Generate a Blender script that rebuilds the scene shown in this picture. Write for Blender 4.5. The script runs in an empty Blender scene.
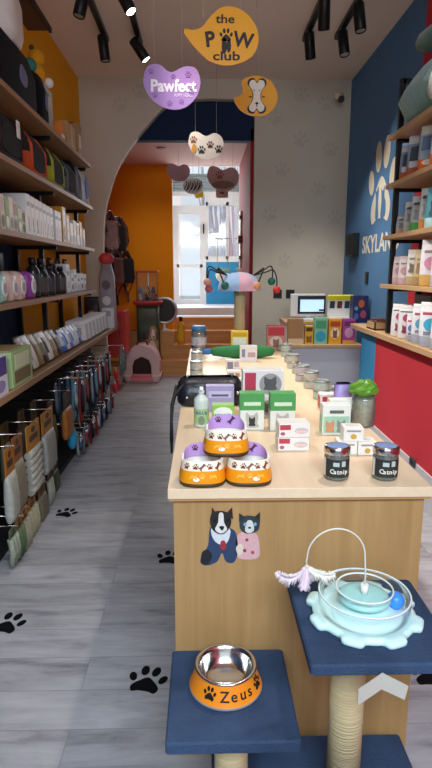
import bpy, math, random
from mathutils import Matrix, Vector
random.seed(7)
S = bpy.context.scene
COL = S.collection
R = math.radians

# ------------------------------------------------------------------ camera, world, lights, exposure
cam_d = bpy.data.cameras.new('camera'); cam = bpy.data.objects.new('camera', cam_d); COL.objects.link(cam)
cam_d.sensor_fit = 'VERTICAL'; cam_d.sensor_height = 36.0; cam_d.lens = 36.0 * 560 / 768; cam_d.clip_start = 0.02
cam.location = (0, 0, 1.5); cam.rotation_euler = (R(90 - 11.31), 0, R(-1.33))
S.camera = cam
S.view_settings.view_transform = 'Standard'; S.view_settings.look = 'None'
S.view_settings.gamma = 1; S.view_settings.use_curve_mapping = False
S.view_settings.exposure = 0.0
W = bpy.data.worlds.new('daylight'); S.world = W; W.use_nodes = True
bg = W.node_tree.nodes['Background']; bg.inputs[0].default_value = (0.80, 0.90, 1.0, 1); bg.inputs[1].default_value = 1.0

def area(name, loc, rot, sx, sy, power, col):
    d = bpy.data.lights.new(name, 'AREA'); d.shape = 'RECTANGLE'; d.size = sx; d.size_y = sy; d.energy = power; d.color = col
    o = bpy.data.objects.new(name, d); COL.objects.link(o); o.location = loc; o.rotation_euler = rot; return o
def spot(name, loc, target, power, col, cone=100, blend=0.8, rad=0.05):
    d = bpy.data.lights.new(name, 'SPOT'); d.energy = power; d.color = col; d.spot_size = R(cone); d.spot_blend = blend; d.shadow_soft_size = rad
    o = bpy.data.objects.new(name, d); COL.objects.link(o); o.location = loc
    o.rotation_euler = (Vector(target) - Vector(loc)).to_track_quat('-Z', 'Y').to_euler(); return o
# daylight through the shop front behind the camera and through the glazed rear door
sf = area('shop_front_daylight', (0.15, -1.3, 2.9), (R(44), 0, 0), 2.5, 1.0, 88, (0.72, 0.88, 1.0)); sf.data.spread = R(130)
area('rear_door_daylight', (0.1, 10.3, 2.1), (R(-72), 0, 0), 1.1, 2.2, 55, (0.92, 0.96, 1.0))
LAMP = (1.0, 0.945, 0.86)

def at(px, py, X=None, Y=None, Z=None):
    """real-world point on a known plane of the room, in metres"""
    m = cam.rotation_euler.to_matrix()
    d = m @ Vector(((px - 216) / 560, (384 - py) / 560, -1))
    t = d.x and (X / d.x if X is not None else Y / d.y if Y is not None else (Z - 1.5) / d.z)
    return Vector((0, 0, 1.5)) + d * t

# ------------------------------------------------------------------ materials
def lin(h):
    h = h.lstrip('#'); r = []
    for i in (0, 2, 4):
        c = int(h[i:i + 2], 16) / 255
        r.append(c / 12.92 if c <= 0.04045 else ((c + 0.055) / 1.055) ** 2.4)
    return (*r, 1)
MATS = {}
def M(hexc, rough=0.5, metal=0.0, var=0.10, scale=18.0, bump=0.0, bscale=None, stretch=None, spec=0.4, sheen=0):
    key = (hexc, rough, metal, var, scale, bump, bscale, stretch, spec, sheen)
    if key in MATS: return MATS[key]
    m = bpy.data.materials.new('finish_' + hexc.strip('#')); m.use_nodes = True
    nt = m.node_tree; N = nt.nodes; L = nt.links; b = N['Principled BSDF']
    b.inputs['Roughness'].default_value = rough; b.inputs['Metallic'].default_value = metal
    b.inputs['Specular IOR Level'].default_value = spec
    if sheen: b.inputs['Sheen Weight'].default_value = sheen
    tc = N.new('ShaderNodeTexCoord'); mp = N.new('ShaderNodeMapping'); L.new(tc.outputs['Object'], mp.inputs[0])
    if stretch: mp.inputs['Scale'].default_value = stretch
    no = N.new('ShaderNodeTexNoise'); no.inputs['Scale'].default_value = scale; no.inputs['Detail'].default_value = 4
    L.new(mp.outputs[0], no.inputs['Vector'])
    c = lin(hexc); mx = N.new('ShaderNodeMix'); mx.data_type = 'RGBA'
    mx.inputs[6].default_value = tuple(min(1, x * (1 - var)) for x in c[:3]) + (1,)
    mx.inputs[7].default_value = tuple(min(1, x * (1 + var)) for x in c[:3]) + (1,)
    L.new(no.outputs[0], mx.inputs[0]); L.new(mx.outputs[2], b.inputs['Base Color'])
    if bump:
        n2 = N.new('ShaderNodeTexNoise'); n2.inputs['Scale'].default_value = bscale or scale * 6; n2.inputs['Detail'].default_value = 3
        L.new(mp.outputs[0], n2.inputs['Vector'])
        bp = N.new('ShaderNodeBump'); bp.inputs['Strength'].default_value = bump; bp.inputs['Distance'].default_value = 0.01
        L.new(n2.outputs[0], bp.inputs['Height']); L.new(bp.outputs[0], b.inputs['Normal'])
    MATS[key] = m; return m
def wood(name, c1, c2, rough=0.45, grain='Y', sc=1.0):
    m = bpy.data.materials.new(name); m.use_nodes = True; nt = m.node_tree; N = nt.nodes; L = nt.links; b = N['Principled BSDF']
    b.inputs['Roughness'].default_value = rough; b.inputs['Specular IOR Level'].default_value = 0.35
    tc = N.new('ShaderNodeTexCoord'); mp = N.new('ShaderNodeMapping'); L.new(tc.outputs['Object'], mp.inputs[0])
    k = {'X': (1.2, 22, 22), 'Y': (22, 1.2, 22), 'Z': (22, 22, 1.2)}[grain]
    mp.inputs['Scale'].default_value = tuple(x * sc for x in k)
    no = N.new('ShaderNodeTexNoise'); no.inputs['Scale'].default_value = 1.0; no.inputs['Detail'].default_value = 6; no.inputs['Roughness'].default_value = 0.65
    no.inputs['Distortion'].default_value = 0.6
    L.new(mp.outputs[0], no.inputs['Vector'])
    cr = N.new('ShaderNodeValToRGB'); cr.color_ramp.elements[0].position = 0.3; cr.color_ramp.elements[1].position = 0.7
    cr.color_ramp.elements[0].color = lin(c1); cr.color_ramp.elements[1].color = lin(c2)
    L.new(no.outputs[0], cr.inputs[0]); L.new(cr.outputs[0], b.inputs['Base Color'])
    return m
def plank_floor():
    m = bpy.data.materials.new('grey_wood_planks'); m.use_nodes = True; nt = m.node_tree; N = nt.nodes; L = nt.links; b = N['Principled BSDF']
    b.inputs['Roughness'].default_value = 0.5; b.inputs['Specular IOR Level'].default_value = 0.22
    tc = N.new('ShaderNodeTexCoord')
    br = N.new('ShaderNodeTexBrick'); br.offset = 0.37; br.inputs['Scale'].default_value = 1.0
    br.inputs['Brick Width'].default_value = 1.22; br.inputs['Row Height'].default_value = 0.18; br.inputs['Mortar Size'].default_value = 0.0013
    br.inputs['Mortar Smooth'].default_value = 0.3; br.inputs['Bias'].default_value = 0.0
    br.inputs['Color1'].default_value = (0, 0, 0, 1); br.inputs['Color2'].default_value = (1, 1, 1, 1); br.inputs['Mortar'].default_value = (0.5, 0.5, 0.5, 1)
    L.new(tc.outputs['Object'], br.inputs['Vector'])
    mp = N.new('ShaderNodeMapping'); mp.inputs['Scale'].default_value = (3.2, 16, 1); L.new(tc.outputs['Object'], mp.inputs[0])
    add = N.new('ShaderNodeVectorMath'); add.operation = 'MULTIPLY_ADD'
    L.new(br.outputs['Color'], add.inputs[0]); add.inputs[1].default_value = (7, 7, 7); L.new(mp.outputs[0], add.inputs[2])
    no = N.new('ShaderNodeTexNoise'); no.inputs['Scale'].default_value = 1.0; no.inputs['Detail'].default_value = 7; no.inputs['Roughness'].default_value = 0.62; no.inputs['Distortion'].default_value = 0.4
    L.new(add.outputs[0], no.inputs['Vector'])
    cr = N.new('ShaderNodeValToRGB'); e = cr.color_ramp.elements
    e[0].position = 0.26; e[0].color = lin('76747a'); e[1].position = 0.70; e[1].color = lin('b6b4b8')
    x = cr.color_ramp.elements.new(0.45); x.color = lin('a09ea2')
    L.new(no.outputs[0], cr.inputs[0])
    tone = N.new('ShaderNodeMix'); tone.data_type = 'RGBA'; tone.blend_type = 'MULTIPLY'; tone.inputs[0].default_value = 1
    mr = N.new('ShaderNodeMapRange'); mr.inputs[3].default_value = 0.86; mr.inputs[4].default_value = 1.05
    L.new(br.outputs['Color'], mr.inputs[0]); L.new(cr.outputs[0], tone.inputs[6]); L.new(mr.outputs[0], tone.inputs[7])
    seam = N.new('ShaderNodeMix'); seam.data_type = 'RGBA'; L.new(br.outputs['Fac'], seam.inputs[0])
    L.new(tone.outputs[2], seam.inputs[6]); seam.inputs[7].default_value = lin('7d7b7e')
    L.new(seam.outputs[2], b.inputs['Base Color'])
    return m
def clear(name, tint=(1, 1, 1), gloss=0.08, body=0.0, bodycol=(1, 1, 1)):
    m = bpy.data.materials.new(name); m.use_nodes = True; nt = m.node_tree; N = nt.nodes; L = nt.links
    N.remove(N['Principled BSDF']); out = N['Material Output']
    t = N.new('ShaderNodeBsdfTransparent'); t.inputs[0].default_value = (*tint, 1)
    g = N.new('ShaderNodeBsdfGlossy'); g.inputs['Roughness'].default_value = 0.06
    fr = N.new('ShaderNodeFresnel'); fr.inputs[0].default_value = 1.45 if gloss else 1.14
    ad = N.new('ShaderNodeMath'); ad.operation = 'ADD'; ad.inputs[1].default_value = gloss; ad.use_clamp = True; L.new(fr.outputs[0], ad.inputs[0])
    mx = N.new('ShaderNodeMixShader'); L.new(ad.outputs[0], mx.inputs[0]); L.new(t.outputs[0], mx.inputs[1]); L.new(g.outputs[0], mx.inputs[2])
    last = mx
    if body:
        d = N.new('ShaderNodeBsdfDiffuse'); d.inputs[0].default_value = (*bodycol, 1)
        m2 = N.new('ShaderNodeMixShader'); m2.inputs[0].default_value = body; L.new(mx.outputs[0], m2.inputs[1]); L.new(d.outputs[0], m2.inputs[2]); last = m2
    L.new(last.outputs[0], out.inputs[0]); return m
def glow(name, col, strength):
    m = bpy.data.materials.new(name); m.use_nodes = True; b = m.node_tree.nodes['Principled BSDF']
    b.inputs['Base Color'].default_value = (*col, 1); b.inputs['Emission Color'].default_value = (*col, 1); b.inputs['Emission Strength'].default_value = strength
    return m

OAK = wood('shade_darkened_oak', 'a07b4d', 'b5905f', 0.45, 'Z', 0.9)  # counter body: same oak as the worktop, darkened to hold its shade
OAKTOP = wood('pale_oak_worktop', 'dfc4a2', 'e8d1b2', 0.4, 'Y', 0.7)
SHELF = wood('oak_shelf_board', '8e6c4c', 'a5815c', 0.5, 'Y', 0.8)
SHELF2 = wood('light_shelf_board', 'b8946c', 'cba880', 0.5, 'Y', 0.8)
STEPW = wood('orange_pine_step', 'c08548', 'd69b5c', 0.45, 'X', 0.8)
BLACK = M('17181a', 0.5); BLACKM = M('1b1c1e', 0.4, 0.3)
WHITE = M('e9e8e4', 0.5, var=0.04)
ORANGE = M('f2aa14', 0.45, var=0.05)
STEEL = M('d5d3cf', 0.18, 1.0, 0.04)
NAVYC = M('394b66', 0.95, var=0.6, scale=7, bump=0.6, bscale=260, spec=0.1)
GLASS = clear('window_glass'); PLASTIC = clear('clear_plastic', (0.99, 1.0, 1.0), 0.0, 0.02, (0.9, 0.97, 1.0))
JARGLASS = clear('jar_glass', (0.9, 0.95, 0.92), 0.08, 0.12, (0.8, 0.85, 0.8))
ROPE = M('c9b489', 0.9, var=0.25, scale=5, bump=0.6, bscale=2, stretch=(2, 2, 130))

# ------------------------------------------------------------------ mesh builder
I4 = Matrix.Identity(4)
def TR(x=0, y=0, z=0): return Matrix.Translation((x, y, z))
def RX(a): return Matrix.Rotation(R(a), 4, 'X')
def RY(a): return Matrix.Rotation(R(a), 4, 'Y')
def RZ(a): return Matrix.Rotation(R(a), 4, 'Z')
def frame(o, xd, ud):
    x = Vector(xd).normalized(); u = Vector(ud); u = (u - x * u.dot(x)).normalized(); n = x.cross(u)
    m = Matrix((x, u, n)).transposed().to_4x4(); m.translation = Vector(o); return m
FRONT = lambda o: frame(o, (1, 0, 0), (0, 0, 1))      # normal towards -Y
FACE_L = lambda o: frame(o, (0, -1, 0), (0, 0, 1))    # normal towards -X
FACE_R = lambda o: frame(o, (0, 1, 0), (0, 0, 1))     # normal towards +X
FLAT = lambda o: frame(o, (1, 0, 0), (0, 1, 0))       # normal up
class MB:
    def __init__(s): s.v = []; s.f = []; s.mi = []; s.sm = []
    def add(s, vs, fs, T=I4, mi=0, smooth=False):
        n = len(s.v); s.v += [T @ Vector(p) for p in vs]
        for q in fs: s.f.append([n + i for i in q]); s.mi.append(mi); s.sm.append(smooth)
        return s
    def box(s, c, d, T=I4, mi=0, bev=0.0):
        x, y, z = (k / 2 for k in d); b = min(bev, x * .9, y * .9, z * .9)
        if b <= 0:
            vs = [(c[0] + i * x, c[1] + j * y, c[2] + k * z) for i in (-1, 1) for j in (-1, 1) for k in (-1, 1)]
            return s.add(vs, [(0, 1, 3, 2), (4, 6, 7, 5), (0, 4, 5, 1), (2, 3, 7, 6), (0, 2, 6, 4), (1, 5, 7, 3)], T, mi)
        def ring(zz, ins):
            r = []
            for (sx, sy) in ((1, 1), (-1, 1), (-1, -1), (1, -1)):
                X, Y = x - ins, y - ins
                p = [(X, Y - b), (X - b * .3, Y - b * .3), (X - b, Y)]
                if sx * sy < 0: p = p[::-1]
                r += [(c[0] + sx * a, c[1] + sy * q, c[2] + zz) for a, q in p]
            return r
        return s.loft([ring(-z, b * .6), ring(-z + b * .6, 0), ring(z - b * .6, 0), ring(z, b * .6)], T, mi, False)
    def loft(s, rings, T=I4, mi=0, smooth=True, cap=(True, True), mf=None):
        n = len(rings[0]); vs = [p for r in rings for p in r]
        base = len(s.v); s.v += [T @ Vector(p) for p in vs]
        for j in range(len(rings) - 1):
            for i in range(n):
                k = (i + 1) % n
                s.f.append([base + j * n + i, base + j * n + k, base + (j + 1) * n + k, base + (j + 1) * n + i])
                s.mi.append(mf(i, j) if mf else mi); s.sm.append(smooth)
        if cap[0]: s.f.append([base + i for i in range(n)][::-1]); s.mi.append(mf(0, 0) if mf else mi); s.sm.append(False)
        if cap[1]: s.f.append([base + (len(rings) - 1) * n + i for i in range(n)]); s.mi.append(mf(0, len(rings) - 2) if mf else mi); s.sm.append(False)
        return s
    def lathe(s, prof, T=I4, mi=0, n=24, cap=(True, True), smooth=True, mf=None, sx=1, sy=1):
        return s.loft([[(max(r, 1e-4) * sx * math.cos(2 * math.pi * i / n), max(r, 1e-4) * sy * math.sin(2 * math.pi * i / n), z) for i in range(n)] for r, z in prof], T, mi, smooth, cap, (lambda i, j: mf(i, j)) if mf else None)
    def cyl(s, a, b, r, mi=0, n=12, T=I4, r2=None):
        a, b = Vector(a), Vector(b); q = (b - a).to_track_quat('Z', 'Y').to_matrix().to_4x4(); q.translation = a
        return s.lathe([(r, 0), (r if r2 is None else r2, (b - a).length)], T @ q, mi, n)
    def ball(s, c, r, T=I4, mi=0, n=16, sx=1, sy=1, sz=1):
        return s.lathe([(r * math.sin(math.pi * k / 10), -r * sz * math.cos(math.pi * k / 10)) for k in range(11)], T @ TR(*c), mi, n, sx=sx, sy=sy)
    def tube(s, pts, r, T=I4, mi=0, n=8, closed=False, flat=1.0, mf=None):
        P = [Vector(p) for p in pts]; rings = []
        up = Vector((0.13, 0.07, 1)).normalized()
        for i, p in enumerate(P):
            if closed: t = P[(i + 1) % len(P)] - P[i - 1]
            else: t = P[min(i + 1, len(P) - 1)] - P[max(i - 1, 0)]
            t = t.normalized() if t.length > 1e-9 else Vector((0, 0, 1))
            if abs(t.dot(up)) > .97: a = t.cross(Vector((1, 0, 0)))
            else: a = t.cross(up)
            if rings and a.dot(lasta) < 0: a = -a
            a.normalize(); lasta = a; b = t.cross(a); rr = r(i / max(1, len(P) - 1)) if callable(r) else r
            rings.append([tuple(p + (a * math.cos(q) * flat + b * math.sin(q)) * rr) for q in [2 * math.pi * k / n for k in range(n)]])
        if closed: rings.append(rings[0])
        return s.loft(rings, T, mi, True, (not closed, not closed), mf)
    def prism(s, poly, d, T=I4, mi=0, mis=None, bev=0.0):
        n = len(poly)
        ar = sum(poly[i][0] * poly[(i + 1) % n][1] - poly[(i + 1) % n][0] * poly[i][1] for i in range(n))
        if ar < 0: poly = poly[::-1]
        vs = [(x, y, 0) for x, y in poly] + [(x, y, d) for x, y in poly]
        s.add(vs, [list(range(n, 2 * n))], T, mi); b = len(s.v) - 2 * n
        s.f.append([b + i for i in range(n)][::-1]); s.mi.append(mi); s.sm.append(False)
        for i in range(n):
            k = (i + 1) % n; s.f.append([b + i, b + k, b + n + k, b + n + i]); s.mi.append(mi if mis is None else mis); s.sm.append(False)
        return s
    def text(s, body, size, T=I4, mi=0, depth=0.001, bold=0.0, width=None, shear=0):
        vs, fs, w = textmesh(body, bold, depth / size, shear)
        k = size; kx = (width / w) if width else k
        return s.add([((x - w / 2) * kx, y * k, z * k) for x, y, z in vs], fs, T, mi)
    def build(s, name, mats, parent=None, loc=None, rz=0):
        me = bpy.data.meshes.new(name); me.from_pydata([tuple(p) for p in s.v], [], s.f)
        for m in (mats if isinstance(mats, (list, tuple)) else [mats]): me.materials.append(m)
        for p, a, b in zip(me.polygons, s.mi, s.sm): p.material_index = a; p.use_smooth = b
        me.update(); o = bpy.data.objects.new(name, me); COL.objects.link(o)
        if parent: o.parent = parent
        if loc is not None: o.location = loc
        if rz: o.rotation_euler = (0, 0, R(rz))
        return o
TXT = {}
def textmesh(body, bold, depth, shear=0):
    key = (body, bold, round(depth, 4), shear)
    if key in TXT: return TXT[key]
    cu = bpy.data.curves.new('letters', 'FONT'); cu.body = body; cu.size = 1; cu.extrude = depth / 2; cu.offset = bold; cu.resolution_u = 3; cu.shear = shear
    o = bpy.data.objects.new('letters', cu); COL.objects.link(o); dg = bpy.context.evaluated_depsgraph_get(); dg.update()
    me = bpy.data.meshes.new_from_object(o.evaluated_get(dg))
    xs = [v.co.x for v in me.vertices] or [0, 1]; x0 = min(xs); w = max(xs) - x0
    r = ([(v.co.x - x0, v.co.y, v.co.z + depth / 2) for v in me.vertices], [list(p.vertices) for p in me.polygons], w)
    bpy.data.objects.remove(o); bpy.data.curves.remove(cu); bpy.data.meshes.remove(me)
    TXT[key] = r; return r
def tag(o, label, cat, group=None, kind=None):
    if kind: o['kind'] = kind
    if label: o['label'] = label
    if cat: o['category'] = cat
    if group: o['group'] = group
    return o
def thing(name, label, cat, loc, rz=0, group=None, rot=None):
    o = bpy.data.objects.new(name, None); COL.objects.link(o); o.empty_display_size = 0.05
    o.location = loc; o.rotation_euler = rot if rot else (0, 0, R(rz)); return tag(o, label, cat, group)
def struct(name, mb, mats, label=None, cat=None):
    o = mb.build(name, mats); o['kind'] = 'structure'
    o['label'] = label or ('plain ' + name.replace('_', ' ') + ' of the shop'); o['category'] = cat or name.split('_')[0]; return o
def spline(pts, closed=True, k=6):
    P = [Vector(p) for p in pts]; n = len(P); out = []
    for i in range(n if closed else n - 1):
        g = lambda j: P[j % n] if closed else P[max(0, min(n - 1, j))]
        a, b, c, d = g(i - 1), g(i), g(i + 1), g(i + 2)
        for q in range(k):
            t = q / k; out.append(tuple(.5 * (2 * b + (c - a) * t + (2 * a - 5 * b + 4 * c - d) * t * t + (3 * b - a - 3 * c + d) * t ** 3)))
    if not closed: out.append(tuple(P[-1]))
    return out
def ell(cx, cy, rx, ry, n=18, rot=0):
    c, s_ = math.cos(R(rot)), math.sin(R(rot))
    return [(cx + rx * math.cos(t) * c - ry * math.sin(t) * s_, cy + rx * math.cos(t) * s_ + ry * math.sin(t) * c) for t in [2 * math.pi * i / n for i in range(n)]]
PAD = spline([(0, .12), (.2, -.02), (.36, -.22), (.3, -.4), (.12, -.36), (-.12, -.36), (-.3, -.4), (-.36, -.22), (-.2, -.02)])
def paw(mb, T, s, mi=0, d=0.001, slim=1.0):
    mb.prism([(x * s, y * s) for x, y in PAD], d, T, mi)
    for cx, cy, rx, ry, ro in ((-.40, .10, .10, .16, 22), (-.15, .36, .11, .18, 6), (.15, .36, .11, .18, -6), (.40, .10, .10, .16, -22)):
        mb.prism([(x * s, y * s) for x, y in ell(cx, cy, rx * slim, ry, 14, ro)], d, T, mi)
def bone(mb, T, L, w, mi=0, d=0.001, wa=.3):
    h = L / 2; p = [(-h * .6, w * wa), (h * .6, w * wa), (h * .75, w * .75), (h, w * .6), (h * .93, 0), (h, -w * .6), (h * .75, -w * .75), (h * .6, -w * wa), (-h * .6, -w * wa), (-h * .75, -w * .75), (-h, -w * .6), (-h * .93, 0), (-h, w * .6), (-h * .75, w * .75)]
    mb.prism(spline(p, True, 3), d, T, mi)
def rrect(w, d, r, n=3):
    pts = []
    for cx, cy, a0 in ((w / 2 - r, d / 2 - r, 0), (-w / 2 + r, d / 2 - r, 90), (-w / 2 + r, -d / 2 + r, 180), (w / 2 - r, -d / 2 + r, 270)):
        pts += [(cx + r * math.cos(R(a0 + 90 * i / n)), cy + r * math.sin(R(a0 + 90 * i / n))) for i in range(n + 1)]
    return pts
ORD = ['first', 'second', 'third', 'fourth', 'fifth', 'sixth', 'seventh', 'eighth', 'ninth', 'tenth', 'eleventh', 'twelfth', 'thirteenth', 'fourteenth', 'fifteenth', 'sixteenth', 'seventeenth', 'eighteenth', 'nineteenth', 'twentieth']

# ================================================================== SETTING
XL, XR, YA, HC = -1.356, 1.66, 6.7, 3.58
PL = lambda h, v=0.05: M(h, 0.75, var=v, scale=3, bump=0.05, bscale=90, spec=0.2)
struct('floor', MB().add([(-2.2, -1.7, 0), (2.2, -1.7, 0), (2.2, 9.0, 0), (-2.2, 9.0, 0)], [(0, 1, 2, 3)]), plank_floor(), 'grey wood plank floor', 'floor')
struct('ceiling', MB().box((0.15, 2.55, HC + .05), (3.3, 8.5, .1)), PL('ecdccd'), 'plain pale ceiling', 'ceiling')
# left wall: navy towards the front, orange further in, all orange above the shelving
w = MB()
for (y0, y1, z0, z1, mi) in ((-1.7, 4.15, 0, 2.4, 1), (4.15, YA + .1, 0, 2.4, 0), (-1.7, YA + .1, 2.4, HC, 0)):
    w.box((XL - .05, (y0 + y1) / 2, (z0 + z1) / 2), (.1, y1 - y0, z1 - z0), mi=mi)
struct('wall_left', w, [PL('eea412'), PL('22385e')], 'orange and navy left wall behind the shelving', 'wall')
w = MB()
for (y0, y1, z0, z1, mi) in ((-1.7, 5.25, 0, 1.0, 0), (5.25, YA + .1, 0, 1.0, 1), (-1.7, 4.55, 1.0, HC, 0), (4.55, YA + .1, 1.0, HC, 1)):
    w.box((XR + .05, (y0 + y1) / 2, (z0 + z1) / 2), (.1, y1 - y0, z1 - z0), mi=mi)
struct('wall_right', w, [PL('cb3a47'), PL('5580ad', 0.12)], 'red and blue right wall with the white logo', 'wall')
# arch wall
arc = [(-1.155, 0), (-1.155, 1.75), (-1.13, 2.09), (-1.08, 2.32), (-.965, 2.63), (-.80, 2.88), (-.58, 3.13), (-.40, 3.30), (-.19, 3.37), (.10, 3.385), (.588, 3.37), (.588, 0)]
arc = arc[:1] + spline(arc[1:9], False, 4) + arc[9:]
poly = [(XL - .1, 0)] + arc + [(XR + .1, 0), (XR + .1, HC), (XL - .1, HC)]
wb = MB().prism(poly, .1, frame((0, YA + .1, 0), (1, 0, 0), (0, 0, 1)))
struct('wall_back', wb, PL('cdc3b3'), 'pale grey wall with a rounded arch opening', 'wall')
struct('beam', MB().box((-.4, 6.87, 3.275), (2.2, .12, .61)), PL('1b2a49'), 'navy beam across the top of the arch', 'beam')
# rear room
struct('ceiling_rear', MB().box((-.4, 7.85, 3.1), (2.1, 1.85, .1)), PL('d9b3a8'), 'pinkish ceiling of the room beyond the arch', 'ceiling')
struct('wall_rear_left', MB().box((-1.45, 7.8, 1.55), (.1, 2.0, 3.1)), PL('c9481a'), 'orange side wall beyond the arch with reddish light painted in', 'wall')  # the reddish light on this wall is put into its colour
struct('wall_rear_orange', MB().box((-.95, 8.80, 1.55), (1.0, .1, 3.1)), PL('e98f0c'), 'bright orange wall beyond the arch', 'wall')
struct('wall_rear_right', MB().box((.605, 7.83, 1.55), (.1, 2.04, 3.1)), PL('a32a2c'), 'dark red side wall beyond the arch', 'wall')
w = MB(); w.box((-.62, 9.65, 1.75), (.1, 1.7, 3.5)); w.box((.82, 9.65, 1.75), (.1, 1.7, 3.5)); w.box((.1, 9.65, 3.45), (1.5, 1.7, .1)); w.box((.1, 8.85, 3.25), (1.44, .1, .4)); w.box((.71, 8.85, 1.55), (.12, .1, 3.1))
struct('wall_porch', w, PL('d8d5d0'), 'pale walls around the rear entrance', 'wall')
w = MB().box((.1, 9.9, .86), (1.44, 1.2, .12))
struct('floor_porch', w, M('cfd2d6', 0.5), 'pale landing inside the rear door', 'floor')
st = MB()
for i, (y, z, x0, x1) in enumerate(((8.12, .228, -1.4, .555), (8.42, .42, -.44, .555), (8.72, .60, -.44, .555), (9.02, .78, -.56, .76))):
    st.box(((x0 + x1) / 2, (y + 9.3) / 2 if i else (y + 8.75) / 2, z / 2), (x1 - x0, 9.3 - y if i else 8.75 - y, z))
    st.box(((x0 + x1) / 2, y + .02, z - .01), (x1 - x0, .06, .03))
st.box((-.92, 8.585, .31), (.96, .33, .62)); st.box((-.92, 8.44, .615), (.96, .06, .03))
struct('stairs', st, STEPW, 'orange wooden steps rising to the rear door', 'stairs')
struct('wall_front', MB().box((.15, -1.65, 3.5), (3.3, .1, .16)).box((-1.3, -1.65, 1.75), (.3, .1, 3.5)).box((1.6, -1.65, 1.75), (.3, .1, 3.5)).box((.15, -1.65, .25), (3.0, .1, .5)), PL('cfc8c0'), 'shop front wall around the street window', 'wall')
w = MB(); w.box((1.54, 2.875, .62), (.24, 3.35, .742), mi=0); w.box((1.54, 4.76, .62), (.24, .42, .742), mi=1)
struct('wall_right_lower', w, [PL('cb3a47'), PL('3f93c8')], 'red and bright blue knee wall carrying the oak ledge', 'wall')
struct('baseboard_right', MB().box((1.535, 3.085, .125), (.254, 3.78, .25)), M('c9ccd2', 0.5), 'tall pale grey baseboard below the red knee wall', 'baseboard')
# rear door and windows (frame in the plane y=10.45)
def bars(mb, rects, y=10.45, d=.07, mi=0):
    for x0, x1, z0, z1 in rects: mb.box(((x0 + x1) / 2, y, (z0 + z1) / 2), (x1 - x0, d, z1 - z0), mi=mi)
WF = M('e4e6e8', 0.45, var=0.03)
dr = MB(); bars(dr, [(-.53, -.47, .92, 2.6), (.0, .06, .92, 2.6), (-.47, 0, 2.52, 2.6), (-.47, 0, .92, 1.0), (-.47, 0, 1.58, 1.64), (-.47, -.43, 1, 2.52), (-.05, 0, 1, 2.52)])
d1 = struct('door_1', dr, WF, 'white glazed rear door at the top of the steps', 'door')
g = MB(); bars(g, [(-.44, -.04, 1.0, 1.58), (-.44, -.04, 1.64, 2.52)], d=.006); g.build('glass_pane', GLASS, d1)
MB().box((.02, 10.39, 2.26), (.025, .04, .17)).build('door_handle', BLACK, d1)
wn = MB(); bars(wn, [(.06, .1, 1.72, 2.72), (.42, .47, 1.72, 2.72), (.72, .77, .9, 3.3), (.06, .77, 2.66, 2.76), (.06, .77, 1.68, 1.78), (-.57, .06, 2.6, 2.66), (-.57, -.53, .9, 3.3)])
w1 = struct('window_1', wn, WF, 'white framed side window beside the rear door', 'window')
g = MB(); bars(g, [(.1, .42, 1.78, 2.66), (.47, .72, 1.78, 2.66)], d=.006); g.build('glass_pane', GLASS, w1)
wn = MB(); bars(wn, [(-.53, .06, 2.84, 2.9), (.06, .72, 2.76, 2.9)])
w2 = struct('window_2', wn, WF, 'low transom window over the rear door', 'window')
g = MB(); bars(g, [(-.53, .06, 2.66, 2.84)], d=.006); g.build('glass_pane', GLASS, w2)
MB().text('PET SHOP', .07, FRONT((-.24, 10.44, 2.72)), depth=.002) if 0 else None
sh = MB()
for k in range(6): sh.box((.1, 10.47 + .012 * (k % 2), 2.925 + k * .052), (1.34, .03, .05), bev=.01)
struct('trim_1', sh, M('9fb0b8', 0.5, .2), 'grey ribbed shutter box above the rear door', 'trim')
struct('wall_porch_panel', MB().box((.42, 10.45, 1.3), (.72, .06, .76)), PL('3f93c4'), 'bright blue panel below the rear side window', 'wall')
struct('ground_outside', MB().box((.1, 13.2, .8), (8, 5.4, .1)), M('c4c6c6', 0.8), 'pale paving outside the rear door', 'ground')
for i in range(7):                                     # leafless shrubs beyond the rear window
    t = MB(); bx = .15 + i * .14; by = 12.0 + .36 * ((i * 3) % 7)
    for k in range(5):
        a = Vector((bx + random.uniform(-.05, .05), by, .84)); b = a + Vector((random.uniform(-.2, .2), random.uniform(-.1, .1), 3.2))
        t.tube([a, a.lerp(b, .4) + Vector((random.uniform(-.08, .08), 0, 0)), a.lerp(b, .7) + Vector((random.uniform(-.1, .1), 0, 0)), b], lambda q: .028 * (1 - .6 * q), n=6)
    tag(t.build('bare_tree', M('d6ccd0', 0.9)), '%s bare grey trunk cluster from the door, outside the rear window' % ORD[i], 'tree', 'bare trees outside the rear window')

# ================================================================== TRACK LIGHTS
LENS = glow('lit_lens', (1, .95, .85), 14)
def track(name_label, x, y0, y1, heads):
    t = thing('track_light', name_label, 'lamp', (x, y0, HC), 0, 'ceiling track lights')
    MB().box((0, (y1 - y0) / 2, -.02), (.045, y1 - y0, .04)).build('rail', BLACKM, t)
    for (y, dx, dy, dz, lit, pw, cone) in heads:
        hd = MB(); d = Vector((dx, dy, dz)).normalized(); o = Vector((0, y - y0, -.13)); q = d.to_track_quat('Z', 'Y').to_matrix().to_4x4(); q.translation = o
        hd.cyl((0, y - y0, -.04), (0, y - y0, -.12), .013); hd.lathe([(.04, -.07), (.045, -.06), (.045, .13), (.04, .135), (.038, .12)], q, n=18)
        h = hd.build('spotlight_head', BLACKM, t)
        MB().lathe([(.036, .122), (.036, .126)], q, n=18).build('lens', LENS if lit else M('b9b3a5', .2), h)
        if pw:
            p = Vector((x, y, HC - .13)) + d * .16
            spot('track_lamp', p, p + d, pw, LAMP, cone, .55, .06)
track('left black track light nearest the left shelving', -.86, 2.2, 5.6, [(4.55, -.25, -.1, -1, 0, 0, 0), (5.4, .1, .05, -1, 0, 0, 0), (3.0, .3, -.1, -1, 0, 0, 0)])
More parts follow.
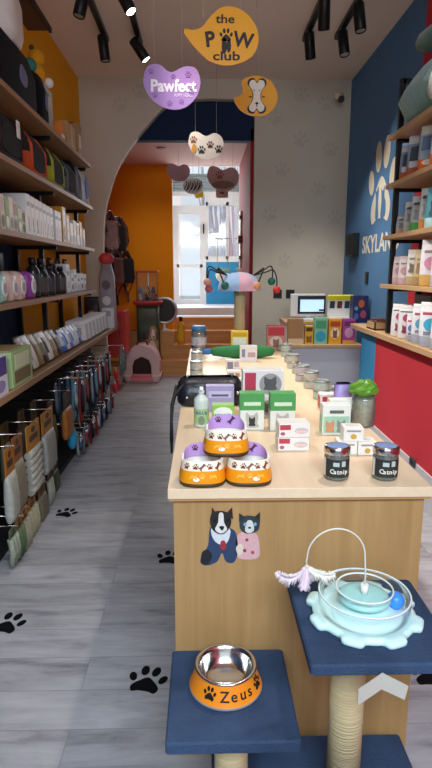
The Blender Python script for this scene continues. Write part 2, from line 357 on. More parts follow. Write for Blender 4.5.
track('black track light with two glowing heads, second from the left', -.565, 2.2, 5.7, [(4.52, .52, -.25, -1, 1, 155, 52), (5.45, .68, -.08, -1, 1, 125, 52), (3.3, .60, .0, -1, 0, 130, 52), (2.4, .58, .1, -1, 0, 90, 52)])
track('black track light over the counter, third from the left', .93, 2.2, 5.55, [(4.7, .1, .45, -1, 0, 52, 70), (5.3, .15, .2, -1, 0, 50, 70), (3.2, .1, 0, -1, 1, 40, 60), (2.3, -.47, -.10, -1, 1, 105, 50)])
track('black track light nearest the blue wall, rightmost', 1.21, 2.2, 5.5, [(4.75, .12, -.1, -1, 0, 40, 70), (5.25, .1, -.2, -1, 0, 30, 70), (3.1, -.05, .1, -1, 1, 30, 70)])
for x, y, l in ((-.52, 7.6, 'round flush downlight in the rear ceiling beside the orange wall'), (.34, 7.0, 'flat downlight in the rear ceiling beside the red wall'), (.08, 8.0, 'small round detector in the middle of the rear ceiling')):
    t = thing('ceiling_downlight', l, 'downlight', (x, y, 3.05)); MB().lathe([(.06, -.012), (.06, 0)], n=20).build('rim', M('c9a79c'), t); MB().lathe([(.045, -.015), (.045, -.011)], n=20).build('diffuser', M('b08f86', .4), t)
spot('rear_fill_light', (-.52, 7.6, 3.02), (-.75, 8.2, 0), 34, LAMP, 120, .8, .05)  # added fill to brighten the orange wall; the downlight here looks unlit
c = thing('security_camera', 'small white security camera in the corner under the ceiling', 'camera', (1.56, 6.55, 3.42))
MB().lathe([(.035, 0), (.03, .025)], TR(0, .15, 0) @ RX(90), n=16).build('mount', M('bdb8ae'), c)
MB().cyl((0, .13, 0), (0, .02, -.03), .012).cyl((-.03, .07, -.03), (-.09, -.02, -.05), .032, n=16).build('body', M('d9cfae'), c)
MB().cyl((-.05, -.03, -.08), (-.062, -.075, -.1), .034, n=16).build('lens', BLACK, c)

# ================================================================== HANGING SIGNS
def sign(label, px, py, Y, outline, wpx, col, deco, strings=(-.3, .3), rz=0):
    c = at(px, py, Y=Y); k = wpx / 560 * (c - Vector((0, 0, 1.5))).dot(cam.rotation_euler.to_matrix() @ Vector((0, 0, -1)))
    t = thing('hanging_sign', label, 'sign', c, rz, None)
    out = spline([(x * k, y * k) for x, y in outline]); b = MB().prism(out, .012, FRONT((0, .012, 0))); b.build('board', col, t)
    deco(t, k)
    for i, sx in enumerate(strings):
        top = max((y for x, y in out if abs(x - sx * k) < .12 * k), default=.3 * k)
        MB().cyl((sx * k, .006, top - .01), (sx * k, .006, HC - c.z), .0016, n=5).build('string', M('a79f9a'), t)
    return t
PO = [(-.38, .07), (-.26, .11), (-.14, .24), (.0, .34), (.18, .34), (.36, .24), (.47, .06), (.47, -.12), (.36, -.27), (.1, -.35), (-.14, -.31), (-.32, -.18), (-.46, -.02), (-.5, .06), (-.46, .085)]
def d1(t, k):
    ink = M('2a1a14'); F = lambda x, y: FRONT((x * k, -.0005, y * k))
    m = MB(); m.text('the', .145 * k, F(.04, .155), bold=.02, width=.25 * k); m.text('P', .25 * k, F(-.14, -.12) @ RZ(8), bold=.035); m.text('W', .25 * k, F(.27, -.13) @ RZ(-8), bold=.03, width=.28 * k); m.text('club', .15 * k, F(.06, -.29), bold=.022, width=.36 * k)
    m.build('lettering', ink, t)
    d = MB(); paw(d, F(.055, .0), .17 * k); d.prism([(x * k, y * k) for x, y in ell(0, 0, .035, .10, 14)], .001, F(.03, -.12)); d.prism([(x * k, y * k) for x, y in ell(0, 0, .03, .08, 14)], .001, F(.09, -.12))
    d.build('paw_emblem', ink, t)
sign('large yellow hanging sign with dark lettering around a paw emblem', 222, 36, 3.2, PO, 76, ORANGE, d1, (-.25, .28))
KID = [(-.5, .12), (-.42, .33), (-.22, .36), (-.02, .24), (.22, .33), (.42, .30), (.5, .08), (.42, -.16), (.22, -.33), (-.04, -.36), (-.3, -.26), (-.46, -.06)]
def d2(t, k):
    F = lambda x, y: FRONT((x * k, -.0005, y * k)); m = MB()
    m.text('Pawfect', .27 * k, F(.03, -.07), bold=.035, width=.80 * k); m.text('PUPPY TREATS', .075 * k, F(.2, -.16), width=.32 * k); m.build('lettering', M('efe9f4'), t)
    d = MB()
    for x, y, s in ((-.36, .24, .1), (.28, .2, .11), (-.05, -.27, .1), (.34, -.08, .1), (-.3, -.14, .09), (.02, .17, .08), (.16, -.24, .09)): d = MB(); paw(d, F(x, y), s * k); d.build('paw_print', M('8660a6'), t)
sign('lilac kidney-shaped hanging sign with white lettering and purple paw prints', 172, 87, 3.6, KID, 57, M('a781c4'), d2, (-.3, .18))
B3 = [(-.5, -.05), (-.38, .0), (-.30, .1), (-.34, .3), (-.2, .4), (.05, .43), (.34, .32), (.5, .05), (.46, -.2), (.25, -.4), (-.05, -.43), (-.32, -.33), (-.46, -.18)]
def d3(t, k):
    F = FRONT((.02 * k, -.0005, 0)); BP = [(0, .27), (.06, .34), (.15, .32), (.18, .23), (.12, .14), (.085, .06), (.085, -.06), (.12, -.14), (.18, -.23), (.15, -.32), (.06, -.34), (0, -.27)]; BP = BP + [(-x, y) for x, y in BP[-2:0:-1]]
    m = MB(); m.prism(spline([(x * k * 1.22, y * k * 1.12) for x, y in BP], True, 4), .001, F); m.build('bone_outline', M('2a1a14'), t)
    m = MB(); m.prism(spline([(x * k, y * k) for x, y in BP], True, 4), .001, FRONT((.02 * k, -.0018, 0))); m.build('bone_emblem', M('f2efe6'), t)
    m = MB()
    for x, z, rx, rz in ((-.045, .12, .014, .014), (.075, .12, .014, .014), (.02, -.16, .04, .025), (-.13, -.02, .04, .014), (.17, -.02, .04, .014), (.02, -.2, .01, .05)): m.prism([(a * k, b * k) for a, b in ell(0, 0, rx, rz, 12)], .0008, FRONT((x * k, -.003, z * k)))
    m.build('face_marks', M('2a1a14'), t)
sign('round yellow hanging sign with a white bone', 256, 96, 4.2, B3, 43, ORANGE, d3, (.0,))
def d4(t, k):
    for x, y, s, c in ((-.36, .13, .2, '7a4a25'), (-.13, -.14, .22, '232a2c'), (.12, .0, .2, '4a2a18'), (.36, -.12, .22, '20242a')):
        m = MB(); paw(m, FRONT((x * k, -.0005, y * k)), s * k); m.build('paw_print', M(c), t)
    m = MB(); m.prism([(a * k, b * k) for a, b in ell(0, 0, .07, .13, 14)], .001, FRONT((-.34 * k, -.0003, -.1 * k))); m.build('spot', M('c08a35'), t)
KID2 = [(-.5, .1), (-.42, .32), (-.24, .35), (.0, .24), (.24, .32), (.44, .22), (.5, .0), (.4, -.24), (.18, -.38), (-.1, -.38), (-.34, -.25), (-.47, -.05)]
sign('off white kidney-shaped hanging sign with dark paw prints', 206, 145, 5.6, KID2, 35, M('cfc6bd'), d4, (-.3, .3))
def d5(t, k):
    m = MB(); paw(m, FRONT((-.1 * k, -.0005, .07 * k)), .25 * k); m.build('paw_print', M('9b4a38'), t)
    m = MB(); m.prism([(a * k, b * k) for a, b in ell(0, 0, .36, .12, 20)], .001, FRONT((0, -.0003, -.2 * k))); m.build('brown_band', M('8b6a5c'), t)
sign('dusty pink kidney-shaped sign hanging before the rear window', 223, 178, 7.3, KID2, 32, M('c39a92'), d5, (-.3, .3))
def d6(t, k):
    m = MB()
    for i in range(9):
        x = -.36 + .09 * i; m.prism([(a * k, b * k) for a, b in spline([(-.02, .2), (.02, .2), (.05, .0), (.0, -.22), (-.04, -.22), (.0, 0)], True, 3)], .001, FRONT((x * k, -.0005, (.04 * (-1) ** i) * k)) @ RZ(-18))
    m.build('stripes', M('26282a'), t)
sign('white oval sign with black zebra stripes near the rear door', 193, 186, 7.5, [(a, b * .78) for a, b in ell(0, 0, .5, .5, 12)], 20, M('d9d7d2'), d6, (0,))
sign('plain mauve sign half in view beside the orange wall', 178.5, 172, 7.4, KID2, 23, M('b08088'), lambda t, k: None, (0,))
def d7(t, k):
    m = MB(); paw(m, FRONT((0, -.0005, 0)), .5 * k); m.build('paw_print', M('8a4b2c'), t)
sign('small pale square sign with a brown paw print', 222, 191.5, 7.9, [(-.5, .35), (-.4, .5), (.4, .5), (.5, .35), (.5, -.35), (.4, -.5), (-.4, -.5), (-.5, -.35)], 12, M('d0c4bd'), d7, (0,))
sign('small yellow bone-shaped sign below the zebra sign', 199, 195, 7.7, [(-.5, .0), (-.4, .3), (-.1, .15), (.3, .4), (.5, .2), (.4, -.3), (.1, -.25), (-.3, -.35)], 9, M('e8c417'), lambda t, k: None, (0,))

# faint paw prints on the grey wall, the mural on the blue wall
for i, (px, py) in enumerate(((301, 95), (326, 104), (276, 118), (330, 150), (282, 170), (300, 140), (318, 190), (270, 215), (335, 218), (296, 232), (285, 262), (322, 262), (120, 105), (140, 92))):
    c = at(px, py, Y=YA); m = MB(); paw(m, FRONT((0, 0, 0)) @ RZ((-20, 10, 25, 0, -12)[i % 5]), .17, d=.0012)
    o = m.build('wall_paw_print', PL('c4baab'), None, (c.x, YA - .0002, c.z))
    tag(o, 'faint grey paw print on the grey wall, %s of the set from the ceiling' % ORD[i], 'paw print', 'faint paw prints on the grey wall')
MUR = M('e3dccb', .7, var=.05)
lg = thing('wall_logo', 'big cream paw emblem over cream capital letters on the blue wall', 'logo', (XR, 5.15, 1.72))
m = MB(); paw(m, FACE_L((-.0002, .27, .555)), .79, d=.0015, slim=1.05); m.build('paw_emblem', MUR, lg)
m = MB(); F = FACE_L((-.0019, .27, .555)) @ Matrix.Scale(.80, 4); dark = PL('5580ad', 0.12)
m.prism(spline([(-.16, -.34), (-.17, -.12), (-.21, -.02), (-.15, -.03), (-.10, .02), (-.07, -.05), (-.08, -.16), (-.05, -.34)], True, 4), .001, F)
m.prism(spline([(.04, -.34), (.05, -.16), (.02, -.02), (.06, -.05), (.10, -.04), (.14, .0), (.15, -.12), (.21, -.2), (.2, -.34)], True, 4), .001, F)
m.build('pet_silhouettes', dark, lg)
m = MB(); m.text('SKYLAND', .235, FACE_L((-.0002, .24, -.03)), bold=.02, width=1.12, depth=.002); m.build('lettering', MUR, lg)
b = MB().box((-.035, 0, 0), (.07, .30, .24), bev=.006); t = thing('wall_speaker', 'black square speaker box on the blue wall beside the cream lettering', 'speaker', (XR, 6.22, 1.785)); b.build('housing', BLACK, t); MB().box((-.0715, 0, 0), (.002, .26, .2)).build('grille', M('26272a', .8, bump=.4, bscale=300), t)
t = thing('light_switch', 'small black switch plate on the blue wall under the cream lettering', 'switch', (XR, 5.72, 1.44)); MB().box((-.005, 0, 0), (.01, .1, .12), bev=.003).build('plate', BLACK, t); MB().box((-.012, 0, 0), (.005, .04, .05)).build('rocker', M('2b2c2e'), t)
for x, l in ((.885, 'left black socket plate on the grey wall behind the cash desk'), (1.035, 'right black socket plate on the grey wall nearest the monitor')):
    t = thing('wall_socket', l, 'socket', (x, YA, 1.245)); MB().box((0, -.005, 0), (.1, .01, .1), bev=.003).build('plate', BLACK, t); MB().lathe([(.025, 0), (.025, .003)], RX(90) @ TR(0, 0, .0101)).build('socket_face', M('0d0d0e'), t)
t = thing('wall_socket', 'dark socket on the grey baseboard below the red wall', 'socket', (1.408, at(413, 462, X=1.408).y, at(413, 462, X=1.408).z)); MB().box((-.004, 0, 0), (.008, .1, .055), bev=.002).build('plate', M('3a3d44'), t); MB().box((-.009, 0, 0), (.003, .04, .03)).build('socket_face', BLACK, t)
t = thing('wall_box', 'dark brown panel with black lower edge high on the orange wall', 'panel', (XL, 4.60, 3.36)); MB().box((.08, 0, 0), (.16, .52, .025)).build('panel', M('4b3426'), t); MB().box((.08, -.27, 0), (.16, .03, .04)).box((.17, 0, 0), (.02, .57, .04)).build('edge', BLACK, t)

# ================================================================== SHELVING UNITS
def upright(mb, x0, x1, y, z0, z1, w=.035):
    mb.box(((x0), y, (z0 + z1) / 2), (w, w, z1 - z0)); mb.box((x1, y, (z0 + z1) / 2), (w, w, z1 - z0)); mb.box(((x0 + x1) / 2, y, z1 - w / 2), (abs(x1 - x0), w, w))
ZL = [2.447, 2.083, 1.714, 1.34]; XSF = -1.0
u = thing('wall_shelving', 'tall wall shelving with black uprights along the left wall', 'shelving', (XL, 1.6, 0))
for z in ZL: MB().box((.178, 1.87, z - .015), (.356, 3.76, .03), bev=.003).build('shelf_board', SHELF, u, (0, 0, 0))
for y in (2.85, 4.15, 5.343):
    m = MB(); upright(m, .02, .20, y - 1.6, .93, 2.80, .032)
    for z in ZL: m.box((.16, y - 1.6, z - .043), (.30, .03, .026))
    m.build('upright', BLACK, u)
ct = thing('counter_shelf', 'deep oak shelf over the hanging rack along the left wall', 'shelf', (XL, 1.6, .9))
MB().box((.188, 2.42, -.02), (.376, 4.84, .04), bev=.004).build('shelf_board', SHELF, ct)
MB().box((.03, 2.42, -.47), (.06, 4.84, .86)).build('back_panel', M('141517', .8), ct)
MB().box((.14, 2.42, -.88), (.28, 4.84, .04)).build('plinth', M('16171a', .6), ct)
HOOKS = []
def hook(y, z, L=.30): MB().cyl((.06, y - 1.6, z - .9), (L, y - 1.6, z - .9), .004, n=6).build('hook', STEEL, ct)
ZR = [2.47, 2.13, 1.765, 1.41]; XRF = 1.36
u2 = thing('wall_shelving', 'tall wall shelving with a black upright along the blue right wall', 'shelving', (XR, 1.2, 0))
for z in ZR: MB().box((-.15, 1.57, z - .015), (.30, 3.14, .03), bev=.003).build('shelf_board', SHELF2, u2)
for y in (1.7, 4.28):
    m = MB(); upright(m, -.02, -.235, y - 1.2, 1.04, 2.84)
    for z in ZR: m.box((-.13, y - 1.2, z - .042), (.24, .03, .024))
    m.build('upright', BLACK, u2)
lg2 = thing('wall_ledge', 'long oak ledge under the food shelves on the right wall', 'shelf', (XR, 1.2, 1.035))
MB().box((-.15, 1.975, -.02), (.30, 3.95, .04), bev=.004).build('shelf_board', SHELF2, lg2)

# ------------------------------------------------------------------ product builders (local origin: base centre; front = local -Y)
def carton(name, label, cat, loc, size, rz=0, col='e9e8e4', panels=(), group=None, lid=None, texts=()):
    w_, d_, h_ = size
    o = thing(name, label, cat, loc, rz, group)
    MB().box((0, 0, h_ / 2), (w_, d_, h_), bev=min(.002, w_ * .04)).build('carton', M(col, .45, var=.04), o)
    by = {}
    for p in panels:
        face, u0, v0, u1, v1, c = p[:6]
        by.setdefault(c, []); m = MB(); by[c].append(m); lift = .0006 * (list(by).index(c) + 1)
        if face == 'F': T = FRONT((-w_ / 2, -d_ / 2, 0)); U = w_
        elif face == 'B': T = frame((w_ / 2, d_ / 2, 0), (-1, 0, 0), (0, 0, 1)); U = w_
        elif face == 'R': T = FACE_R((w_ / 2, -d_ / 2, 0)); U = d_
        elif face == 'L': T = FACE_L((-w_ / 2, d_ / 2, 0)); U = d_
        V = h_
        if face == 'T': T = FLAT((-w_ / 2, -d_ / 2, h_)); U = w_; V = d_
        kind = p[6] if len(p) > 6 else 'r'
        x0, x1, y0, y1 = u0 * U, u1 * U, v0 * V, v1 * V
        if kind == 'r': poly = [(x0, y0), (x1, y0), (x1, y1), (x0, y1)]
        elif kind == 'o': poly = ell((x0 + x1) / 2, (y0 + y1) / 2, (x1 - x0) / 2, (y1 - y0) / 2, 18)
        elif kind == 'cat':
            sx, sy = x1 - x0, y1 - y0; poly = spline([(x0 + sx * a, y0 + sy * b) for a, b in ((.08, 0), (.12, .3), (.05, .55), (.1, .98), (.32, .8), (.6, .8), (.85, .98), (.92, .55), (.86, .3), (.95, 0))], True, 3)
        m.prism(poly, lift, T)
    for c, ms in by.items():
        for m in ms: m.build('label', M(c, .45, var=.12, scale=60), o)
    for face, body, u, v, sz, c, wd in texts:
        T = FRONT((-w_ / 2 + u * w_, -d_ / 2 - .003, v * h_)) if face == 'F' else FACE_R((w_ / 2 + .003, -d_ / 2 + u * d_, v * h_)) if face == 'R' else FACE_L((-w_ / 2 - .003, d_ / 2 - u * d_, v * h_))
        MB().text(body, sz, T, depth=.0006, bold=.02, width=wd).build('lettering', M(c, .5), o)
    return o
def pouch(name, label, cat, loc, size, rz=0, base='e9e8e4', bands=(), patches=(), group=None, lean=0, sealcol=None, pinch=.97):
    """stand-up bag: bulging gusseted body pinched to a flat seal"""
    w_, d_, h_ = size; o = thing(name, label, cat, loc, 0, group, rot=(R(lean), 0, R(rz)))
    prof = [(0, .95, .94), (.03, .99, 1), (.25, 1, 1.0), (.5, 1, .84), (.66, 1, .62), (.8, 1, .36), (.88, 1, .12), (.91, 1, .05), (1, 1, .05)]
    cols = [base] + [b[2] for b in bands] + ([sealcol] if sealcol else [])
    rings = [[(x, y, z * h_) for x, y in rrect(w_ * a * (1 - (1 - pinch) * max(0, z - .7) * 2), d_ * b, d_ * b * .35, 3)] for z, a, b in prof]
    def mf(i, j):
        zc = (prof[j][0] + prof[j + 1][0]) / 2
        if sealcol and zc > .82: return len(cols) - 1
        for k, (z0, z1, c) in enumerate(bands):
            if z0 <= zc <= z1: return k + 1
        return 0
    MB().loft(rings, mf=mf).build('bag', [M(c, .42, var=.12, scale=30, bump=.25, bscale=22) for c in cols], o)
    for (u, v, rx, rz_, c, kind) in patches:
        # printed badge following the front of the bag
        k = min(range(len(prof) - 1), key=lambda j: abs((prof[j][0] + prof[j + 1][0]) / 2 - v)); t = (v - prof[k][0]) / (prof[k + 1][0] - prof[k][0]); b = prof[k][2] + (prof[k + 1][2] - prof[k][2]) * t
        sl = (prof[k + 1][2] - prof[k][2]) * d_ / 2 / ((prof[k + 1][0] - prof[k][0]) * h_)
        T = frame((u * w_, -d_ * b / 2 - .0006, v * h_), (1, 0, 0), (0, -sl, 1))
        m = MB()
        if kind == 'o': m.prism(ell(0, 0, rx * w_, rz_ * h_, 16), .0015, T)
        elif kind == 'cat': m.prism(spline([(a * rx * w_, q * rz_ * h_) for a, q in ((-.9, -1), (-.8, -.2), (-.95, .95), (-.4, .6), (.4, .6), (.95, .95), (.8, -.2), (.9, -1))], True, 3), .0015, T)
        else: m.prism([(-rx * w_, -rz_ * h_), (rx * w_, -rz_ * h_), (rx * w_, rz_ * h_), (-rx * w_, rz_ * h_)], .0015, T)
        m.build('label', M(c, .45, var=.2, scale=50), o)
    return o
def bottle(name, label, cat, loc, r, h, col, cap, band=None, group=None, neck=.35, square=False, rz=0, spray=False):
    o = thing(name, label, cat, loc, rz, group)
    pr_ = [(r * .94, 0), (r, .008), (r, h * .66), (r * .92, h * .72), (r * neck, h * .82), (r * neck, h * .86)]
    MB().lathe(pr_, n=20).build('bottle', M(col, .3, var=.05), o)
    if spray:
        m = MB().lathe([(r * .42, h * .84), (r * .42, h * .9), (r * .25, h * .93), (r * .25, h)], n=14); m.box((0, -r * .35, h * .96), (r * .5, r * 1.1, h * .05), bev=.003); m.build('spray_head', M(cap, .4), o)
    else: MB().lathe([(r * neck * 1.25, h * .84), (r * neck * 1.25, h * .98), (r * neck * 1.1, h)], n=16).build('cap', M(cap, .35), o)
    if band: MB().lathe([(r * 1.012, h * .14), (r * 1.012, h * .6)], n=20, cap=(False, False)).build('label', M(band, .5, var=.15, scale=60), o)
    return o
def tin(name, label, cat, loc, r, h, col='e6e6e0', top='d0d2cf', band=None, group=None, text=None, tcol='2a2a2a'):
    o = thing(name, label, cat, loc, 0, group)
    MB().lathe([(r * .96, 0), (r, .004), (r, h * .9)], n=24).build('can', M(col, .35, .1, .06), o)
    MB().lathe([(r * 1.035, h * .80), (r * 1.045, h * .84), (r * 1.035, h * .88)], n=24, cap=(False, False)).build('rim', M('5f6863', .4), o)
    m = MB().lathe([(r * 1.03, h * .86), (r * 1.03, h * .97), (r, h), (r * .9, h), (r * .88, h * .97), (.001, h * .97)], n=24); m.build('lid', M(top, .3, .7, .05), o)
    if band: MB().lathe([(r * 1.012, h * .15), (r * 1.012, h * .8)], n=24, cap=(False, False)).build('label', M(band, .5, var=.35, scale=45), o)
    return o
def text_on(o, body, size, T, col, bold=.02, width=None, name='lettering', depth=.0006):
    return MB().text(body, size, T, depth=depth, bold=bold, width=width).build(name, M(col, .5), o)

# ================================================================== LEFT SHELVES
FR = 90    # turns a product's front towards +X (the aisle)
def ly(px, X=-1.04): return at(px, 272, X=X).y
# --- second board: pet carriers and bags
def carrier(label, y, L, col, col2, h=.285, mesh='1d1f22'):
    o = thing('pet_carrier', label, 'carrier', (-1.17, y, 2.084), FR, 'soft pet carriers on the upper left shelf')
    w_, d_ = L, .27
    rings = [[(x, yy, z) for x, yy in rrect(w_ * a, d_ * b, .05, 4)] for z, a, b in ((0, .94, .94), (.02, 1, 1), (h * .45, 1, 1), (h * .75, .95, .86), (h * .93, .8, .6), (h, .55, .35))]
    MB().loft(rings, mf=lambda i, j: 1 if j < 2 and 6 < i < 19 else 0).build('body', [M(col, .8, bump=.3, bscale=80), M(col2, .75)], o)
    m = MB().prism(spline([(-w_ * .3, h * .18), (w_ * .3, h * .18), (w_ * .26, h * .62), (-w_ * .26, h * .62)], True, 4), .012, FRONT((0, -d_ / 2 + .004, 0))); m.build('mesh_window', M(mesh, .9, bump=.6, bscale=300), o)
    m = MB().tube([(-w_ * .36, -d_ / 2 - .002, h * .12), (-w_ * .36, -d_ / 2 - .002, h * .6), (-w_ * .3, -d_ * .35, h * .85), (0, -d_ * .1, h * 1.01), (w_ * .3, -d_ * .35, h * .85), (w_ * .36, -d_ / 2 - .002, h * .6), (w_ * .36, -d_ / 2 - .002, h * .12)], .011, n=6); m.build('piping', M(col2, .7), o)
    MB().tube([(-.09, 0, h * .98), (-.07, 0, h * 1.08), (0, 0, h * 1.12), (.07, 0, h * 1.08), (.09, 0, h * .98)], .009, n=6).build('handle', BLACK, o)
    return o
c1 = carrier('black soft pet carrier with a hanging white tag, nearest on the upper left shelf', 3.25, .44, '1a1a1d', '251416')
MB().box((.10, -.15, .19), (.055, .003, .09)).build('price_tag', WHITE, c1)
carrier('black pet carrier with bright orange sides on the upper left shelf', 3.77, .41, '1b1a1d', 'b8481a')
carrier('grey pet carrier with lime green sides on the upper left shelf', 4.25, .40, '232527', '9a9d2c')
carrier('black pet carrier with pale grey piping beside the lime green carrier', 4.67, .37, '14161a', '5d646c')
o = thing('pet_backpack', 'upright black pet backpack with a grey stripe on the upper left shelf', 'carrier', (-1.17, 4.995, 2.084), FR)
MB().loft([[(x, yy, z) for x, yy in rrect(.26 * a, .26 * b, .05, 4)] for z, a, b in ((0, .95, .95), (.03, 1, 1), (.2, 1, 1), (.28, .9, .8), (.32, .6, .5))]).build('body', M('14161a', .75), o)
MB().tube([(-.1, -.132, .02), (-.11, -.134, .15), (-.06, -.12, .27)], .012, n=6).build('stripe', M('7d848d'), o)
o = thing('printed_tote', 'white bag with a blue tie-dye print at the end of the upper left shelf', 'bag', (-1.14, 5.228, 2.084), FR)
MB().loft([[(x, yy, z) for x, yy in rrect(.19 * a, .24 * b, .03, 3)] for z, a, b in ((0, 1, 1), (.14, 1, .95), (.26, .98, .7), (.29, .97, .5))]).build('bag', M('c4c9d2', .7, var=.3, scale=25), o)
MB().prism(spline([(-.065, .08), (-.02, .05), (.06, .09), (.07, .18), (.02, .23), (-.06, .21)]), .004, FRONT((0, -.118, 0))).build('print', M('27408c', .7, var=.5, scale=30), o)
MB().tube([(-.06, 0, .28), (-.04, 0, .315), (.04, 0, .315), (.06, 0, .28)], .007, n=6).build('handle', WHITE, o)
# --- top board
o = thing('storage_bag', 'big white zipped bag lying on black bags at the top left', 'bag', (-1.19, 3.63, 2.80), FR)
MB().loft([[(x, yy, z) for x, yy in rrect(.30 * a, .26 * b, .09, 4)] for z, a, b in ((0, .9, .85), (.06, 1, 1), (.22, 1, 1), (.33, .9, .8), (.37, .6, .5))]).build('bag', M('d8d4d2', .6, bump=.3, bscale=15), o)
def blackbag(label, y, L, h):
    o = thing('quilted_bag', label, 'bag', (-1.17, y, 2.448), FR, 'black bags on the top left shelf')
    MB().loft([[(x, yy, z) for x, yy in rrect(L * a, .29 * b, .07, 4)] for z, a, b in ((0, .95, .92), (.04, 1, 1), (h * .6, 1, 1), (h * .9, .9, .8), (h, .6, .5))]).build('bag', M('101116', .8, bump=.3, bscale=20, spec=.2), o)
    MB().prism(spline([(L * .0, h * .35), (L * .14, h * .3), (L * .18, h * .5), (L * .04, h * .6)]), .004, FRONT((0, -.145, 0))).build('print', M('6a6f92', .6, var=.3), o)
blackbag('long black quilted bag under the white bag at the top left', 3.46, .74, .345)
blackbag('shorter black quilted bag after the long black bag on the top left shelf', 3.985, .25, .33)
o = thing('plush_toy', 'yellow round plush toy with teal arms on the white edged frame at the top left', 'toy', (-1.2, 4.40, 2.808), FR)
MB().ball((0, 0, .08), .08, sz=1.0).ball((0, -.02, .19), .06).build('body', M('dfa11d', .9, bump=.4, bscale=60), o)
MB().ball((-.10, 0, .11), .045, sx=1.4).build('arm', M('3f8f86', .9), o); MB().ball((.10, 0, .11), .045, sx=1.4).build('arm', M('3f8f86', .9), o); MB().ball((.05, -.085, .04), .035).build('pompom', WHITE, o)
for sx in (-.05, .05): MB().ball((sx * .7, 0, .245), .018).build('ear', M('4a4a30', .9), o)
o = thing('picture_frame', 'white edged frame standing on the top left shelf behind a small orange box', 'frame', (-1.2, 4.40, 2.448), FR)
m = MB(); m.box((0, 0, .345), (.30, .16, .03)).box((0, 0, .015), (.30, .16, .03)).box((-.135, 0, .18), (.03, .16, .30)).box((.135, 0, .18), (.03, .16, .30)); m.build('frame', M('cfcac2', .4), o); MB().box((0, .008, .18), (.25, .008, .31)).build('backing', M('3a2c20'), o)
carton('treat_box', 'small orange and white box on the top left shelf before the frame', 'box', (-1.06, 4.46, 2.448), (.09, .06, .13), FR, 'e07a1e', [('F', 0, 0, 1, .4, 'f0ece4'), ('R', 0, 0, 1, .4, 'f0ece4')])
carton('storage_box', 'plain brown cardboard box near the end of the top left shelf', 'box', (-1.14, 4.80, 2.448), (.26, .2, .2), FR, 'b58a55', [('F', .45, 0, .55, 1, 'd2b488')])
carton('storage_box', 'narrow tan cardboard box beside the brown box on the top left shelf', 'box', (-1.13, 5.06, 2.448), (.14, .2, .26), FR, '9c7443', [('F', .2, .3, .8, .7, 'd8c39a')])

# --- third board: rows of boxes
Z3 = 1.715; fc = ['7fa04a', 'd9cfb4', '8a6a48', 'cfc7a8', '6f9a3d', 'd5ccb8', 'c8a8a0']
for i in range(9):
    y = 2.91 + i * .07; h = (.25, .2, .2, .19, .185, .19, .18, .16, .14)[i]
    carton('treat_box', '%s slim green, cream or brown treat box on the third left shelf' % ORD[i], 'box', (-1.12, y, Z3), (.064, .12, h), FR, fc[i % 7], [('F', .1, .55, .9, .9, fc[(i + 3) % 7]), ('F', .15, .1, .85, .45, ['5b3a28', 'e8e3d2', '4d7a2a'][i % 3], 'o'), ('L', .1, .3, .9, .8, fc[(i + 2) % 7])], 'slim treat boxes on the third left shelf')
for i in range(9):
    y = 3.55 + i * .087 + (.055 if i > 6 else 0); h = .245 - .004 * i
    carton('supplement_box', '%s white box from the front in the even row on the third left shelf' % ORD[i], 'box', (-1.12, y, Z3), (.08, .14, h), FR, 'dcdad8', [('F', .35, .12, .65, .5, ['c08a8a', '6f7f6a', '2f2f33', 'b7926a'][i % 4], 'cat'), ('F', .15, .72, .85, .82, '8e8f95'), ('L', .2, .15, .8, .6, ['b7a9a0', '3f4043'][i % 2], 'cat')], 'white boxes on the third left shelf')
yc = ['c9901f', 'e0b53a', 'dedad2', 'd8d2c6', 'e3e0d8', 'cf9a4a', 'b77a2c']
for i in range(7):
    y = 4.46 + i * .118; h = (.27, .22, .17, .2, .19, .21, .16)[i]
    carton('food_box', '%s yellow or white food box from the dark upright on the third left shelf' % ORD[i], 'box', (-1.12, y, Z3), (.10, .13, h), FR, yc[i], [('F', .1, .5, .9, .9, yc[(i + 2) % 7]), ('F', .2, .1, .8, .45, ['6b3a1c', 'f0ead8', '5f6a70'][i % 3], 'o'), ('L', .1, .4, .9, .85, yc[(i + 3) % 7])], 'yellow and white boxes on the third left shelf')
for i in range(3):  # added dark shapes where only shadow lies behind the boxes
    o = thing('shade_filler', '%s dark shade filler from the front behind the yellow boxes on the left' % ORD[i], 'shade filler', (-1.272, 4.56 + .2 * i, Z3), FR, 'dark shade fillers on the third left shelf')
    MB().lathe([(.06, 0), (.07, .05), (.066, .24), (.05, .31), (.01, .33)], n=16).build('filler_body', M('1f1a18', .95, bump=.8, bscale=90), o); MB().lathe([(.072, .03), (.078, .05), (.072, .08)], n=16, cap=(False, False)).build('filler_band', M('30241f', .95), o)

# --- fourth board: tissue packs, dark bottles, white boxes
Z4 = 1.341
for i, (y, c, l) in enumerate(((2.86, '8fc6bf', 'aqua'), (2.99, '9ccbc2', 'pale teal'), (3.16, 'cdb4a8', 'dusty pink'), (3.30, 'd8bcae', 'peach'), (3.50, '8f3f98', 'purple'))):
    o = thing('wipes_pack', '%s pack of wipes with a round white lid on the fourth left shelf' % l, 'wipes', (-1.10, y, Z4), FR, 'wipes packs on the fourth left shelf')
    MB().loft([[(x, yy, z) for x, yy in rrect(.118 * a, .13 * b, .03, 3)] for z, a, b in ((0, .92, .92), (.015, 1, 1), (.13, 1, .95), (.155, .9, .7), (.165, .8, .3))]).build('pack', M(c, .4, var=.15), o)
    m = MB(); m.prism(ell(0, 0, .04, .045, 20), .006, FRONT((0, -.064, .075))); m.build('lid', M('e9e6e4'), o); MB().prism(ell(0, 0, .024, .027, 18), .002, FRONT((0, -.0701, .075))).build('print', M('a79ab0'), o)
